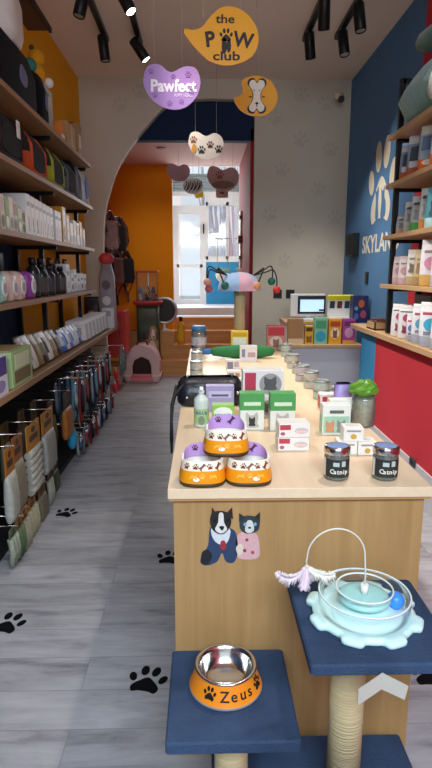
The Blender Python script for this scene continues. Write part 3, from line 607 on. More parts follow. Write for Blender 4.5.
for i, (y, h) in enumerate(((3.02, .26), (3.2, .27), (3.4, .27))):
    carton('black_box', '%s tall black box from the front behind the wipes packs' % ORD[i], 'box', (-1.25, y, Z4), (.16, .1, h), FR, '15161a', [('F', .2, .4, .8, .8, '222329')], 'tall black boxes behind the wipes')
for i in range(8):
    y = 3.63 + .092 * i + (.13 if i > 4 else 0)
    bottle('shampoo_bottle', '%s black shampoo bottle from the purple pack on the fourth left shelf' % ORD[i], 'bottle', (-1.07 - .03 * (i % 2), y, Z4), .04, (.24, .25, .21, .25, .2, .22, .2, .19)[i], '1d1e22', '101113', ['3b3d42', '2e3036', '4a4540', '33383a'][i % 4], 'black bottles on the fourth left shelf', neck=.45)
for i, (y, h, wd) in enumerate(((4.50, .22, .11), (4.64, .15, .07), (4.75, .18, .09), (4.87, .14, .1), (5.0, .15, .1), (5.13, .14, .1))):
    carton('medicine_box', '%s white medicine box from the front on the fourth left shelf' % ORD[i], 'box', (-1.115, y, Z4), (wd, .12, h), FR, 'd9d9dc', [('F', .15, .15, .85, .4, ['b9bec8', '8c2f2f', 'a8adb5'][i % 3]), ('F', .2, .6, .8, .75, '75777c'), ('L', .2, .3, .8, .6, 'b7bbc4')], 'white boxes on the fourth left shelf')
for i, (y, c) in enumerate(((4.55, '7a2f28'), (4.80, '5a4a3c'), (5.05, '8c3b22'))):
    bottle('spray_bottle', '%s behind the white medicine boxes on the fourth left shelf' % ['dark red capped bottle', 'brown capped bottle', 'rust capped bottle'][i], 'bottle', (-1.22, y, Z4), .035, .27, '3a3a3e', c, c, None, spray=True, rz=90)

# --- deep lower shelf (z=.9)
Z5 = .901
def lean_bag(label, y, c, c2, w_=.26, h=.24, x=-1.10, ln=-22, grp=None, name='treat_bag'):
    return pouch(name, label, 'bag', (x, y, Z5 + .009), (w_, .07, h), FR, c, [(.0, .16, c2)], [(0, .45, .3, .2, c2, 'r')], grp, ln, sealcol=c2)
o = carton('treat_box', 'pale green open-topped treat box at the front of the deep left shelf', 'box', (-1.11, 3.055, Z5), (.34, .24, .19), FR, 'a9c98c', [('F', .1, .1, .9, .45, '7a6a4a'), ('F', .15, .5, .85, .9, 'd9e6c0'), ('L', .1, .1, .9, .6, '6d5a40'), ('L', .2, .62, .8, .9, 'e2ecd0'), ('T', .1, .1, .9, .9, 'c9ae7c')])
carton('treat_box', 'violet and white treat box at the left edge below the green box', 'box', (-1.11, 2.70, Z5), (.2, .25, .20), FR, 'd9d6e2', [('F', .05, .5, .95, .95, '4b3a86'), ('R', .05, .5, .95, .95, '4b3a86'), ('F', .2, .1, .8, .4, '8e86b4', 'o'), ('R', .1, .1, .9, .4, '8e86b4', 'o')])
for i in range(3):
    pouch('treat_bag', '%s green topped treat bag behind the pale green box' % ORD[i], 'bag', (-1.285, 2.93 + i * .14, Z5), (.13, .08, .26 + .01 * i), FR, ['4e7a35', '7d8a4a', '5b4a38'][i], [(.3, .6, 'd8d4b0')], (), None, 0)
BR = ['6b4a34', 'b9b4ac', '7a6848', '8e8468', '5d4a3a', 'a89a80']
for i in range(7):
    y = 3.34 + i * .12
    lean_bag('%s leaning clear-fronted treat bag after the green box on the deep left shelf' % ORD[i], y, BR[i % 6], ['3b2a20', 'd5d3cf', '8a6a3a'][i % 3], .115, .22 - .005 * i, -1.06, -14, 'leaning treat bags on the deep left shelf')
BL = ['c9ccd4', '3f66b4', 'd9dbe0', '587fc0', 'd0cfd2']
for i in range(6):
    y = 4.24 + i * .10
    lean_bag('%s white or blue pouch in the middle of the deep left shelf' % ORD[i], y, BL[i % 5], BL[(i + 1) % 5], .09, .17, -1.06, -14, 'blue and white pouches on the deep left shelf', 'snack_pouch')
for i in range(14):
    y = 4.86 + i * .085
    pouch('white_pouch', '%s upright white pouch at the far end of the deep left shelf' % ORD[i], 'bag', (-1.09, y, Z5 + .008), (.17, .035, .185), 24, ['d7d3d0', 'b9b4b4'][i % 2], [(.0, .1, 'b5aeb0')], [(0, .45, .25, .18, ['9aa0b0', 'b08a80', '8b9488'][i % 3], 'r')], 'far white pouches on the deep left shelf', -20, 'e6e3e0')
o = thing('display_stand', 'grey cardboard display stand with a round red top at the end of the deep shelf', 'display', (-1.055, 6.30, Z5), 0)
MB().loft([[(x, y, z) for x, y in rrect(.17 * a, .14 * a, .02, 2)] for z, a in ((0, 1.1), (.1, 1), (.55, .95), (.72, .5))]).build('column', M('8f8288', .6, var=.3), o)
MB().ball((0, 0, .74), .085, sz=.8).build('red_top', M('c23b3a', .5), o)
for k in range(3): MB().prism(ell(0, 0, .045, .05, 16), .002, FRONT((0, -.073 + .001 * k, .12 + .17 * k))).build('print', M(['4b454b', 'cfc8c8', '5a5058'][k]), o)
carton('white_box', 'tall narrow white box standing before the display stand', 'box', (-1.03, 6.14, Z5), (.12, .1, .22), 0, 'c9c3c6', [('F', .2, .6, .8, .85, '9a939a')])
pouch('black_pouch', 'dark pouch with white prints between the pouches and the stand', 'bag', (-1.20, 6.12, Z5), (.16, .1, .34), 0, '262228', (), [(0, .25, .22, .07, 'a89c98', 'o'), (0, .5, .22, .07, 'a89c98', 'o')])

# ================================================================== HANGING GOODS ON THE LEFT RACK
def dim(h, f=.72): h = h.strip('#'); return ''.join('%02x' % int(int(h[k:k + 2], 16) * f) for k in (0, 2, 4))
def chew_pack(label, y, z, wd, hh, head, col, kind, x=-1.03, grp='chew packs on the hanging rack', col2=None, headtext=True):
    """printed header card with a clear bag of chews below; hangs from a hook"""
    o = thing('chew_pack', label, 'pet treat', (x, y, z), 0, grp)
    if x > -1.1: hook(y, z + .0042, x - XL + .03)
    hc = hh * .36
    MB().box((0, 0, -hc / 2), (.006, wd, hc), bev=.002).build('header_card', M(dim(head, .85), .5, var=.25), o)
    m = MB(); m.prism([(-wd * .3, -hc * .7), (wd * .3, -hc * .7), (wd * .3, -hc * .45), (-wd * .3, -hc * .45)], .001, FACE_R((.0032, 0, 0))); m.prism(ell(0, -hc * .25, wd * .15, hc * .13, 12), .001, FACE_R((.0032, 0, 0))); m.build('print', M('3c2a1c'), o)
    b = MB(); n = max(3, int(wd / .035))
    if kind == 'ribs':
        rows = 6
        for k in range(rows):
            zz = -hc - (hh - hc) * (k + .5) / rows; b.tube([(0, -wd * .46, zz), (.006, 0, zz), (0, wd * .46, zz)], (hh - hc) / rows * .52, n=8)
    elif kind == 'sticks':
        for k in range(n):
            yy = -wd * .4 + wd * .8 * k / (n - 1); b.tube([(0, yy, -hc + .02), (.008, yy + .006, -hc - (hh - hc) * .5), (0, yy, -hh)], wd / n * .5, n=8)
    else:
        b.loft([[(x_ * q, yy * r_, -hc - (hh - hc) * t) for yy, x_ in rrect(wd * .96, .05, .02, 3)] for t, q, r_ in ((-.02, .3, .98), (.15, .8, .97), (.5, 1, .98), (.85, 1, .98), (.97, .7, .95), (1, .3, .9))])
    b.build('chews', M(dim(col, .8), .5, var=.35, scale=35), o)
    if col2: MB().box((.012, 0, -hc - (hh - hc) * .3), (.022, wd * .5, (hh - hc) * .3), bev=.004).build('sticker', M(col2, .5, var=.2), o)
    return o
DEEP = lambda f: f
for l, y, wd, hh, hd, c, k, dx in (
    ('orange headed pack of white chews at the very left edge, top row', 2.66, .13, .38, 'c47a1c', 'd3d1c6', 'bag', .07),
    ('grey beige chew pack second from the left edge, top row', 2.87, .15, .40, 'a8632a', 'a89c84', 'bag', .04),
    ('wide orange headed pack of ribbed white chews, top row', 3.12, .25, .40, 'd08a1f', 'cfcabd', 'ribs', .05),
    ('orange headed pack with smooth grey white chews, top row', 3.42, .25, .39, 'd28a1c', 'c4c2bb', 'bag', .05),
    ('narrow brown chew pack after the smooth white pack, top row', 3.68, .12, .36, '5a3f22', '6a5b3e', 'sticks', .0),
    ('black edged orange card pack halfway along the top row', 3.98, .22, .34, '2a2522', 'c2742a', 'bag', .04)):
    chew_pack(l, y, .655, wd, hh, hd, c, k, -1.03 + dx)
for l, y, wd, hh, hd, c, k, dx in (
    ('green and white chew pack at the left edge, low row', 2.66, .10, .19, '6a7a5a', 'b7bfa6', 'sticks', .06),
    ('green striped chew stick pack at the left edge, low row', 2.78, .10, .22, 'a87028', '6f8a5e', 'sticks', .05),
    ('orange headed pack over pale chews, low row', 2.90, .12, .26, 'c9861f', 'c0b79e', 'sticks', .04),
    ('pack of two long beige twisted chews, low row', 3.08, .13, .26, 'b87a22', 'cbbf9e', 'sticks', .03),
    ('brown bagged chew pack between beige and white chews, low row', 3.28, .15, .24, '8a5d24', '8d7f68', 'bag', .03),
    ('single white chew stick pack, low row', 3.50, .09, .24, '7a5526', 'd2d0bd', 'sticks', .02),
    ('dark green chew pack below the narrow brown pack, low row', 3.70, .13, .22, '3c3a26', '56583e', 'bag', 0)):
    chew_pack(l, y, .235, wd, hh, hd, c, k, -1.03 + dx)
# second depth of packs, set back on their hooks
for i in range(5):
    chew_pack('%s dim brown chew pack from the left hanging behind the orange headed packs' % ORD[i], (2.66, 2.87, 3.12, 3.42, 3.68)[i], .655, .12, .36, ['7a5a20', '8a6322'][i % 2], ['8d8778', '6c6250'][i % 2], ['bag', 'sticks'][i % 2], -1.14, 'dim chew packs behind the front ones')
o = thing('squeaky_toy', 'bright blue oval toy hanging low past the chew packs', 'toy', (-1.0, 4.125, .36), 0); hook(4.125, .3715, .37)
MB().ball((0, 0, -.10), .055, sz=1.6, sx=.7).build('body', M('2f9ac4', .5), o); MB().tube([(0, 0, .0), (0, 0, -.03)], .006).build('loop', BLACK, o)
def leash(label, y, z, L, col, col2, x=-1.02, wd=.035, card=None, coil=False):
    o = thing('dog_leash', label, 'leash', (x, y, z), 0, 'leashes and collars on the hanging rack')
    if x > -1.1: hook(y, z + .0125, x - XL + .03)
    m = MB()
    if coil:
        for k in range(4):
            q = 1 - .12 * k; m.tube([(.012 * k, wd * 1.6 * q * math.sin(t) + .01 * k, -L * .5 + L * .47 * q * math.cos(t)) for t in [2 * math.pi * i / 18 for i in range(18)]], .011, n=7, closed=True, mf=lambda i, j: (i + j) % 2)
    else:
        m.tube([(0, 0, 0), (.008, -wd * .8, -L * .12), (.006, -wd, -L * .5), (.004, -wd * .7, -L * .9), (.004, 0, -L), (.004, wd * .7, -L * .9), (.006, wd, -L * .5), (.008, wd * .8, -L * .12), (0, 0, 0)], .011, n=6, flat=.5)
        m.tube([(.02, -wd * .3, -L * .1), (.026, -wd * .35, -L * .5), (.02, 0, -L * .72), (.026, wd * .35, -L * .5), (.02, wd * .3, -L * .1)], .010, n=6, mi=1)
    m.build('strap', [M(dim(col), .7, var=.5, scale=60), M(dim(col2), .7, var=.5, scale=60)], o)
    MB().lathe([(.016, 0), (.016, .02)], TR(.012, 0, -L * .08) @ RY(90), n=10).build('clasp', STEEL, o)
    if card: MB().box((.03, 0, -L * .22), (.004, wd * 2.4, L * .16), bev=.001).build('card', M(card, .5, var=.1), o)
    return o
CL = [('7fb0cc', 'd7dde2', 'light blue'), ('27406e', '8fb6cf', 'navy blue'), ('d5dbe0', '5d88ad', 'white and blue'), ('a3262c', '1d1d22', 'dark red'), ('3f7f92', 'cfd8dc', 'teal'), ('1c1e24', 'a9b3bb', 'black and grey'), ('cfd3d6', '2b3d63', 'pale grey'), ('c23b3f', 'd9dde0', 'bright red'), ('5c7fa6', '20242c', 'slate blue'), ('8f9aa2', 'c9493f', 'grey and red')]
for i in range(17):
    y = 4.22 + i * .095; a, b, n = CL[(i * 3) % 10]
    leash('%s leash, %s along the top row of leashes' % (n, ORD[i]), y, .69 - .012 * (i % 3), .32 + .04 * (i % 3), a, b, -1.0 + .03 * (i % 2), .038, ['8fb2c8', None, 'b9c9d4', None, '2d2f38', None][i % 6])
for i in range(12):
    y = 4.30 + i * .135; a, b, n = CL[(i * 7 + 2) % 10]
    leash('%s short collar strap, %s along the low row of collars' % (n, ORD[i]), y, .24, .18 + .02 * (i % 2), a, b, -1.0 + .02 * (i % 2), .036, ['c4cdd6', None, '2f5fb0', '24262c'][i % 4])
for i in range(9):
    y = 4.22 + .19 * i; a, b, n = CL[(i * 3 + 5) % 10]
    leash('%s leash set back behind the front row, %s from the chew packs' % (n, ORD[i]), y, .69 - .012 * (2 * i % 3), .40, a, b, -1.15, .04)
leash('coiled black and white rope leash at the far end of the rack', 6.26, .68, .34, 'd6d4cc', '1b1c1e', -.92, .05, None, True)
for i, (y, z) in enumerate(((5.87, .36), (5.98, .48), (6.09, .36))):
    o = thing('heart_toy', ['red heart toy hanging nearest', 'upper red heart toy', 'red heart toy hanging farthest'][i] + ' at the far end of the rack', 'toy', (-.94, y, z), 0, 'red heart toys on the rack'); hook(y, z + .0065, .43)
    m = MB(); m.loft([[(xx, yy * q, -.075 + zz * q) for yy, zz in spline([(0, .03), (.03, .055), (.06, .03), (.04, -.02), (0, -.06), (-.04, -.02), (-.06, .03), (-.03, .055)], True, 3)] for xx, q in ((-.02, .6), (-.01, 1), (.01, 1), (.02, .6))]); m.build('heart', M('c4202c', .45), o); MB().tube([(0, 0, 0), (0, 0, -.045)], .004).build('cord', WHITE, o)

# ================================================================== RIGHT SHELVES
FL = -90   # turns a product's front towards -X
o = thing('pet_bed', 'big soft teal pet bed on the top right shelf', 'pet bed', (1.49, 3.78, 2.471), 0)
MB().loft([[(x - .03 * zz, y, z) for x, y in rrect(.27 * a, .72 * b, .13 * a, 6)] for z, a, b, zz in ((0, .6, .80, 0), (.02, .85, .92, 0), (.07, 1.02, .98, 0), (.14, 1.08, 1, 1), (.22, 1.02, .97, 0), (.29, .88, .88, -1), (.345, .66, .72, -1.5), (.38, .4, .48, -2), (.392, .15, .2, -2))]).build('cushion', M('4f8c88', .9, var=.25, scale=6, bump=.5, bscale=30, sheen=.5), o)
MB().ball((-.145, -.30, .10), .085, sx=.35).build('pad', M('cfd6d2', .95, bump=.5, bscale=60), o)
o = thing('pet_bed', 'darker green folded pet bed lying over the soft teal bed', 'pet bed', (1.52, 3.80, 2.895), 0)
MB().loft([[(x, y, z + .10 * y) for x, y in rrect(.24 * a, .56 * b, .09, 4)] for z, a, b in ((0, .6, .8), (.02, .95, .97), (.06, 1, 1), (.10, .9, .93), (.12, .5, .7))]).build('cushion', M('2f6b60', .9, var=.25, scale=6, bump=.4, bscale=25, sheen=.4), o)
def fbag(label, px, Y, zi, size, base, bands=(), patches=(), grp=None, lean=0, seal=None, x=None, dr=0, name='food_bag'):
    z = (ZR + [1.035])[zi] + .001
    return pouch(name, label, 'pet food', (x if x else XRF + .10, Y, z), tuple(q * 1.12 if n_ == 0 else q for n_, q in enumerate(size)), FL + 48 + dr, base, bands, patches, grp, lean, seal)
g = 'food bags on the right shelves'
for i, (y, h) in enumerate(((4.12, .24), (3.98, .27))):
    fbag(['grey blue food bag nearest the upright on the second right shelf', 'slightly taller grey blue food bag beside it on the second right shelf'][i], 0, y, 1, (.125, .09, h), '7f8fa8', [(.0, .2, 'b5674a')], [(0, .55, .3, .18, '3f4a5c', 'r'), (0, .3, .3, .08, 'c9cdd4', 'r')], g, 0, 'c3c7cb')
for i, (y, h) in enumerate(((3.74, .28), (3.54, .28), (3.36, .28))):
    fbag(['tall food bag with orange base and grey seal on the second right shelf', 'second tall food bag with orange base on the second right shelf', 'third tall orange based food bag at the picture edge'][i], 0, y, 1, (.15, .10, h), '8ea3b8', [(.0, .24, 'd9662a')], [(0, .6, .32, .16, '5b7390', 'r'), (0, .18, .25, .06, 'efe3d6', 'o')], g, 0, 'c9c8c4', dr=-8)
for i, (y, h, c, l) in enumerate(((4.13, .13, 'c89a8a', 'short pinkish'), (3.98, .21, '9aa69a', 'grey'), (3.85, .23, '4d9a52', 'green based'), (3.70, .26, 'c8854a', 'orange based'))):
    fbag('%s silver food bag on the third right shelf' % l, 0, y, 2, (.12, .09, h), 'a9b0b4', [(.0, .22, c)], [(0, .5, .3, .15, '7d868c', 'cat'), (0, .78, .35, .04, '4d5358', 'r')], g, 0, 'cfd1d0')
for i, (y, c, c2) in enumerate(((3.54, '4a8f9c', 'b8dbe0'), (3.36, '3f8796', 'c9e0e2'))):
    fbag(['glossy teal food bag', 'second glossy teal bag at the picture edge'][i] + ' on the third right shelf', 0, y, 2, (.16, .11, .24), c, [(.0, .25, c2)], [(0, .5, .3, .18, '1f4a5a', 'cat')], g)
for i, (y, h, c, l, p) in enumerate(((4.16, .20, 'd6c3c8', 'pale pink bag next to the upright', 'b98a98'), (4.04, .20, 'd8c9cc', 'second pale pink bag', 'b98a98'), (3.88, .24, 'd9d5cc', 'cream bag with a dark cat print', '6a625a'), (3.74, .23, 'c9b48c', 'tan paper bag', '8a7350'), (3.58, .29, 'e2dde2', 'white bag with a pink badge', 'd08aa8'), (3.40, .28, 'dcdde2', 'white bag with grey print at the picture edge', '8890a0'))):
    fbag(l + ' on the fourth right shelf', 0, y, 3, (.11 if i < 4 else .15, .09, h), c, [(.0, .16, ['c9aab2', 'c9aab2', 'b7a47c', 'a88f62', 'd0a860', 'b9bcc8'][i])], [(0, .5, .3, .14, p, ['o', 'o', 'cat', 'r', 'o', 'cat'][i]), (0, .74, .34, .03, '8a7a80', 'r')], g)
for i, y in enumerate((4.10, 3.955)):
    o = fbag(['white food bag with a magenta badge beside the upright on the oak ledge', 'second white food bag with a magenta badge on the oak ledge'][i], 0, y, 4, (.125, .095, .235), 'e4e2e4', (), [(0, .62, .22, .12, 'b8447a', 'o'), (0, .3, .2, .12, '8a3d5c', 'cat'), (0, .8, .4, .02, '4a4a55', 'r')], g, 0, 'f0eff0')
carton('grey_box', 'grey cardboard box behind the magenta badge bags on the ledge', 'box', (XR - .05, 4.0, 1.036), (.3, .09, .30), FL, '77757a')
for i, (y, h, lean, c) in enumerate(((3.80, .19, 10, '6a72b8'), (3.65, .26, 3, '4f9fb8'), (3.50, .28, 4, '3f9fc4'), (3.32, .28, 0, '58a6c0'))):
    fbag(['small leaning white bag with a violet badge on the ledge', 'white food bag with a pale blue badge leaning on the ledge', 'white food bag with a bright blue badge on the ledge', 'white food bag cut by the picture edge on the ledge'][i], 0, y, 4, ((.10, .15, .16, .16)[i], .10, h), 'e2e3e8', [(.0, .2, 'a9b0c0')], [(0, .52, .28, .14, c, 'o'), (0, .75, .36, .03, 'b0455f', 'r'), (0, .32, .25, .04, '7f86a0', 'r')], g, lean, 'eeeef2', dr=-6)
o = thing('wooden_tray', 'small wooden tray of brown chews at the far end of the ledge', 'tray', (1.50, 4.62, 1.036), 0)
m = MB(); m.box((0, 0, .005), (.22, .22, .01)); 
for s_ in (-1, 1): m.box((s_ * .105, 0, .03), (.01, .22, .06)); m.box((0, s_ * .105, .03), (.22, .01, .06))
m.build('tray', SHELF2, o)
m = MB()
for k in range(9): a = random.uniform(0, 3); cx, cy = random.uniform(-.06, .06), random.uniform(-.06, .06); m.tube([(cx - .05 * math.cos(a), cy - .05 * math.sin(a), .03 + .006 * k), (cx + .05 * math.cos(a), cy + .05 * math.sin(a), .03 + .006 * k)], .012, n=6)
q = m.build('chews', M('6d4a2d', .8, var=.3), o); q['kind'] = 'stuff'

# ================================================================== CASH DESK
dk = thing('cash_desk', 'white fronted cash desk with an oak step shelf by the grey wall', 'desk', (0, 5.45, 0))
MB().box((1.2, .12, .385), (.72, .20, .77)).box((1.2, .42, .49), (.72, .44, .98)).build('body', M('c9ccd4', .5, var=.03), dk)
MB().box((1.2, .10, .785), (.735, .24, .03), bev=.003).build('step_shelf', SHELF2, dk); MB().box((1.2, .42, .995), (.74, .46, .03), bev=.003).build('desk_top', SHELF2, dk)
def dx(px): return at(px, 343, Y=5.48).x
for px0, px1, ptop, c, l, pats in ((288, 303, 319, 'a87c4c', 'plain wooden display box', [('F', 0, 0, 1, .22, 'd8c09a')]), (305, 313, 326, 'e0a818', 'small yellow treat box with a brown dog', [('F', .1, .1, .9, .5, '8a5a2a', 'cat'), ('F', .1, .7, .9, .92, '4a3418')]), (314, 327, 318, '7fc4a4', 'mint green treat box with a blue badge', [('F', .1, .08, .9, .5, '3aa0bc', 'o'), ('F', .1, .6, .9, .9, '4f9a6a')]), (328.5, 341, 319, 'eaa21a', 'orange treat box with a white cat', [('F', .15, .2, .85, .65, 'f0e0c0', 'o'), ('F', .1, .7, .9, .9, 'c0481a'), ('F', .3, .25, .7, .6, '8a5a30', 'cat')]), (342.5, 354.5, 319, 'b04a9c', 'magenta treat box with a pale badge', [('F', .15, .25, .85, .65, 'e0a8cc', 'o'), ('F', .1, .72, .9, .9, '7a2a6c'), ('F', 0, 0, 1, .15, 'd9a03a')])):
    x0, x1 = dx(px0), dx(px1); h = at(px0, ptop, Y=5.48).z - .801
    carton('treat_box', l + ' on the step shelf of the cash desk', 'box', ((x0 + x1) / 2, 5.52, .801), (x1 - x0, .07, h), 0, c, pats)
mo = thing('till_monitor', 'white backed till monitor with a blue screen on the cash desk', 'monitor', (1.10, 5.84, 1.011))
MB().box((0, 0, .008), (.2, .16, .016), bev=.004).box((0, .03, .07), (.05, .03, .13)).build('stand', M('d5d6d8', .4), mo)
MB().box((-.01, .03, .15), (.36, .05, .235), bev=.012).build('casing', M('d9dadc', .4), mo)
MB().box((.03, .001, .155), (.29, .012, .185), bev=.004).build('bezel', BLACK, mo)
MB().box((.032, -.0062, .152), (.245, .002, .135)).build('screen', glow('screen_blue', (.45, .68, 1), .75), mo)
MB().box((.032, -.0078, .215), (.245, .001, .012)).box((.13, -.0078, .1), (.05, .001, .02)).build('screen_bar', M('263a5a'), mo)
ds = thing('counter_display', 'white printed card display with three product photos on the cash desk', 'display', (1.40, 5.74, 1.011))
T = TR(0, 0, 0) @ RX(12)
MB().box((0, .03, .125), (.25, .012, .25), T).box((0, -.03, .02), (.25, .12, .04)).build('card', WHITE, ds)
MB().box((0, .026, .235), (.26, .03, .05), T, bev=.006).build('yellow_top', M('e3dc2a', .5), ds)
for k in range(3): MB().box((-.08 + .075 * k, .0225, .16), (.05, .002, .075), T).build('photo', M(['2f3a4a', '6a3a3a', '2d4a66'][k], .4, var=.4, scale=60), ds)
MB().prism(spline([(-.12, .02), (-.02, .06), (.1, .05), (.12, .09), (.0, .08), (-.1, .07)]), .003, FRONT((0, .018, .02))).build('black_swirl', BLACK, ds)
carton('navy_box', 'navy box with orange and pink dots at the right end of the cash desk', 'box', (1.553, 5.585, 1.011 + .0), (.15, .12, .26), 0, '2b2f5c', [('F', .1, .1, .4, .35, '4a6ab0', 'o'), ('F', .35, .55, .75, .85, 'c4602a', 'o'), ('F', .5, .15, .9, .45, 'b0506a', 'o'), ('F', .1, .45, .35, .6, '5a9ab0', 'o')])

# ================================================================== MAIN COUNTER
CX, CW = .2755, .755
cn = thing('display_counter', 'long pale oak display counter down the middle of the shop', 'counter', (CX, 1.5, 0))
MB().box((0, 1.46, .435), (CW - .03, 2.90, .87)).build('body', OAK, cn)
MB().box((0, 1.46, .885), (CW, 2.94, .03), bev=.002).build('worktop', OAKTOP, cn)
MB().box((0, 1.46, .866), (CW - .006, 2.93, .008)).build('edge_band', M('b98a55', .5), cn)
def cp(px, py): return at(px, py, Z=.901)
def cbox(name, label, px0, px1, ptop, pbot, d, rz=0, **k):
    """carton whose front bottom edge runs between two points on the counter"""
    a, b = cp(px0, pbot), cp(px1, pbot); w_ = (b - a).length; zb = k.pop('z', None); h = k.pop('h', None)
    if h is None: h = at((px0 + px1) / 2, ptop, Y=a.y).z - .901
    return carton(name, label, k.pop('cat', 'box'), ((a.x + b.x) / 2, a.y + d / 2, .901), (w_, d, h), rz, **k)
# dog bowls
def pet_bowl(label, px, py, z, dy=0):
    c = cp(px, py); o = thing('pet_bowl', label, 'bowl', (c.x, c.y + .066 + dy, z), 0, 'orange and lilac pet bowls')
    r = .068; n = 40
    def sq(q, k=.28):  # slightly squared outline
        return 1 / (abs(math.cos(q)) ** 3 + abs(math.sin(q)) ** 3) ** (1 / 3) * (1 - k * 0)
    def ring(rr, z): return [(rr * sq(2 * math.pi * i / n) * math.cos(2 * math.pi * i / n), rr * sq(2 * math.pi * i / n) * math.sin(2 * math.pi * i / n), z) for i in range(n)]
    MB().loft([ring(r * .97, 0), ring(r, .005), ring(r * 1.0, .012)]).build('base', M('4a3512', .5), o)
    MB().loft([ring(r * 1.0, .012), ring(r * 1.0, .022), ring(r * .93, .048)], cap=(False, False)).build('body', M('ee9512', .35, var=.05), o)
    MB().loft([ring(r * .93, .048), ring(r * .85, .073), ring(r * .83, .075), ring(r * .81, .073)], cap=(False, False)).build('cream_band', M('efe4cc', .4, var=.05), o)
    MB().loft([ring(r * .81, .073), ring(r * .78, .05), ring(r * .70, .016), ring(r * .5, .010)], cap=(False, True)).build('bowl_inside', M('ece5dc', .35, var=.04), o)
    # printed card sleeve standing up inside the back half of the bowl
    m = MB(); R_ = r * .80
    q = [(R_ * sq(R(a)) * .96 * math.cos(R(a)), R_ * sq(R(a)) * .96 * math.sin(R(a))) for a in range(-6, 187, 8)]
    zt = lambda x: .076 + .022 * max(0, 1 - (x / R_) ** 2) ** .5
    for (x0, y0), (x1, y1) in zip(q, q[1:]):
        m.add([(x0, y0, .055), (x1, y1, .055), (x1 * 1.03, y1 * 1.03, zt(x1)), (x0 * 1.03, y0 * 1.03, zt(x0)), (x0 * .98, y0 * .98, .055), (x1 * .98, y1 * .98, .055), (x1 * 1.01, y1 * 1.01, zt(x1)), (x0 * 1.01, y0 * 1.01, zt(x0))], [(0, 1, 2, 3), (7, 6, 5, 4), (3, 2, 6, 7)])
    m.build('lilac_sleeve', M('c39ad6', .45, var=.1), o)
    m = MB(); ys = R_ * .96 * .98 - .002
    paw(m, FRONT((-.022, ys - .001, .082)), .019); bone(m, FRONT((.018, ys - .001, .081)) @ RZ(50), .024, .010, wa=.4); m.build('sleeve_print', M('5b2f4a'), o)
    T0 = lambda a, zz: frame((r * .895 * sq(R(a)) * math.cos(R(a)), r * .895 * sq(R(a)) * math.sin(R(a)), zz), (-math.sin(R(a)), math.cos(R(a)), 0), (-.38 * math.cos(R(a)), -.38 * math.sin(R(a)), 1))
    for a_, k_ in ((252, 'p'), (270, 'b'), (290, 'p'), (230, 'p'), (310, 'b')):
        m = MB()
        if k_ == 'p': paw(m, T0(a_, .0605), .018)
        else: bone(m, T0(a_, .0605) @ RZ(45), .022, .009, wa=.4)
        m.build('band_print', M('7b3a22'), o)
    T1 = lambda a: frame((r * .972 * sq(R(a)) * math.cos(R(a)), r * .972 * sq(R(a)) * math.sin(R(a)), .033), (-math.sin(R(a)), math.cos(R(a)), 0), (-.27 * math.cos(R(a)), -.27 * math.sin(R(a)), 1))
    for a_ in (248, 270, 295):
        m = MB(); bone(m, T1(a_), .022, .010, wa=.4) if a_ != 270 else paw(m, T1(a_), .016); m.build('relief_print', M('f7b73f', .4), o)
    MB().prism(ell(0, 0, .010, .006, 12), .001, T1((256, 284, 258)[len(BW)]) @ TR(0, -.008, .0012)).build('price_sticker', WHITE, o); BW.append(o)
    for s_ in (-1, 1): MB().box((s_ * .056, -.012, .072), (.006, .022, .022), bev=.001).build('sleeve_end', WHITE, o)
BW = []
pet_bowl('lower left orange and lilac pet bowl under the topmost bowl', 202.5, 488, .901)
pet_bowl('lower right orange and lilac pet bowl under the topmost bowl', 250, 487, .901)
pet_bowl('topmost orange and lilac pet bowl resting on the two lower bowls', 227, 484, .977, .012)
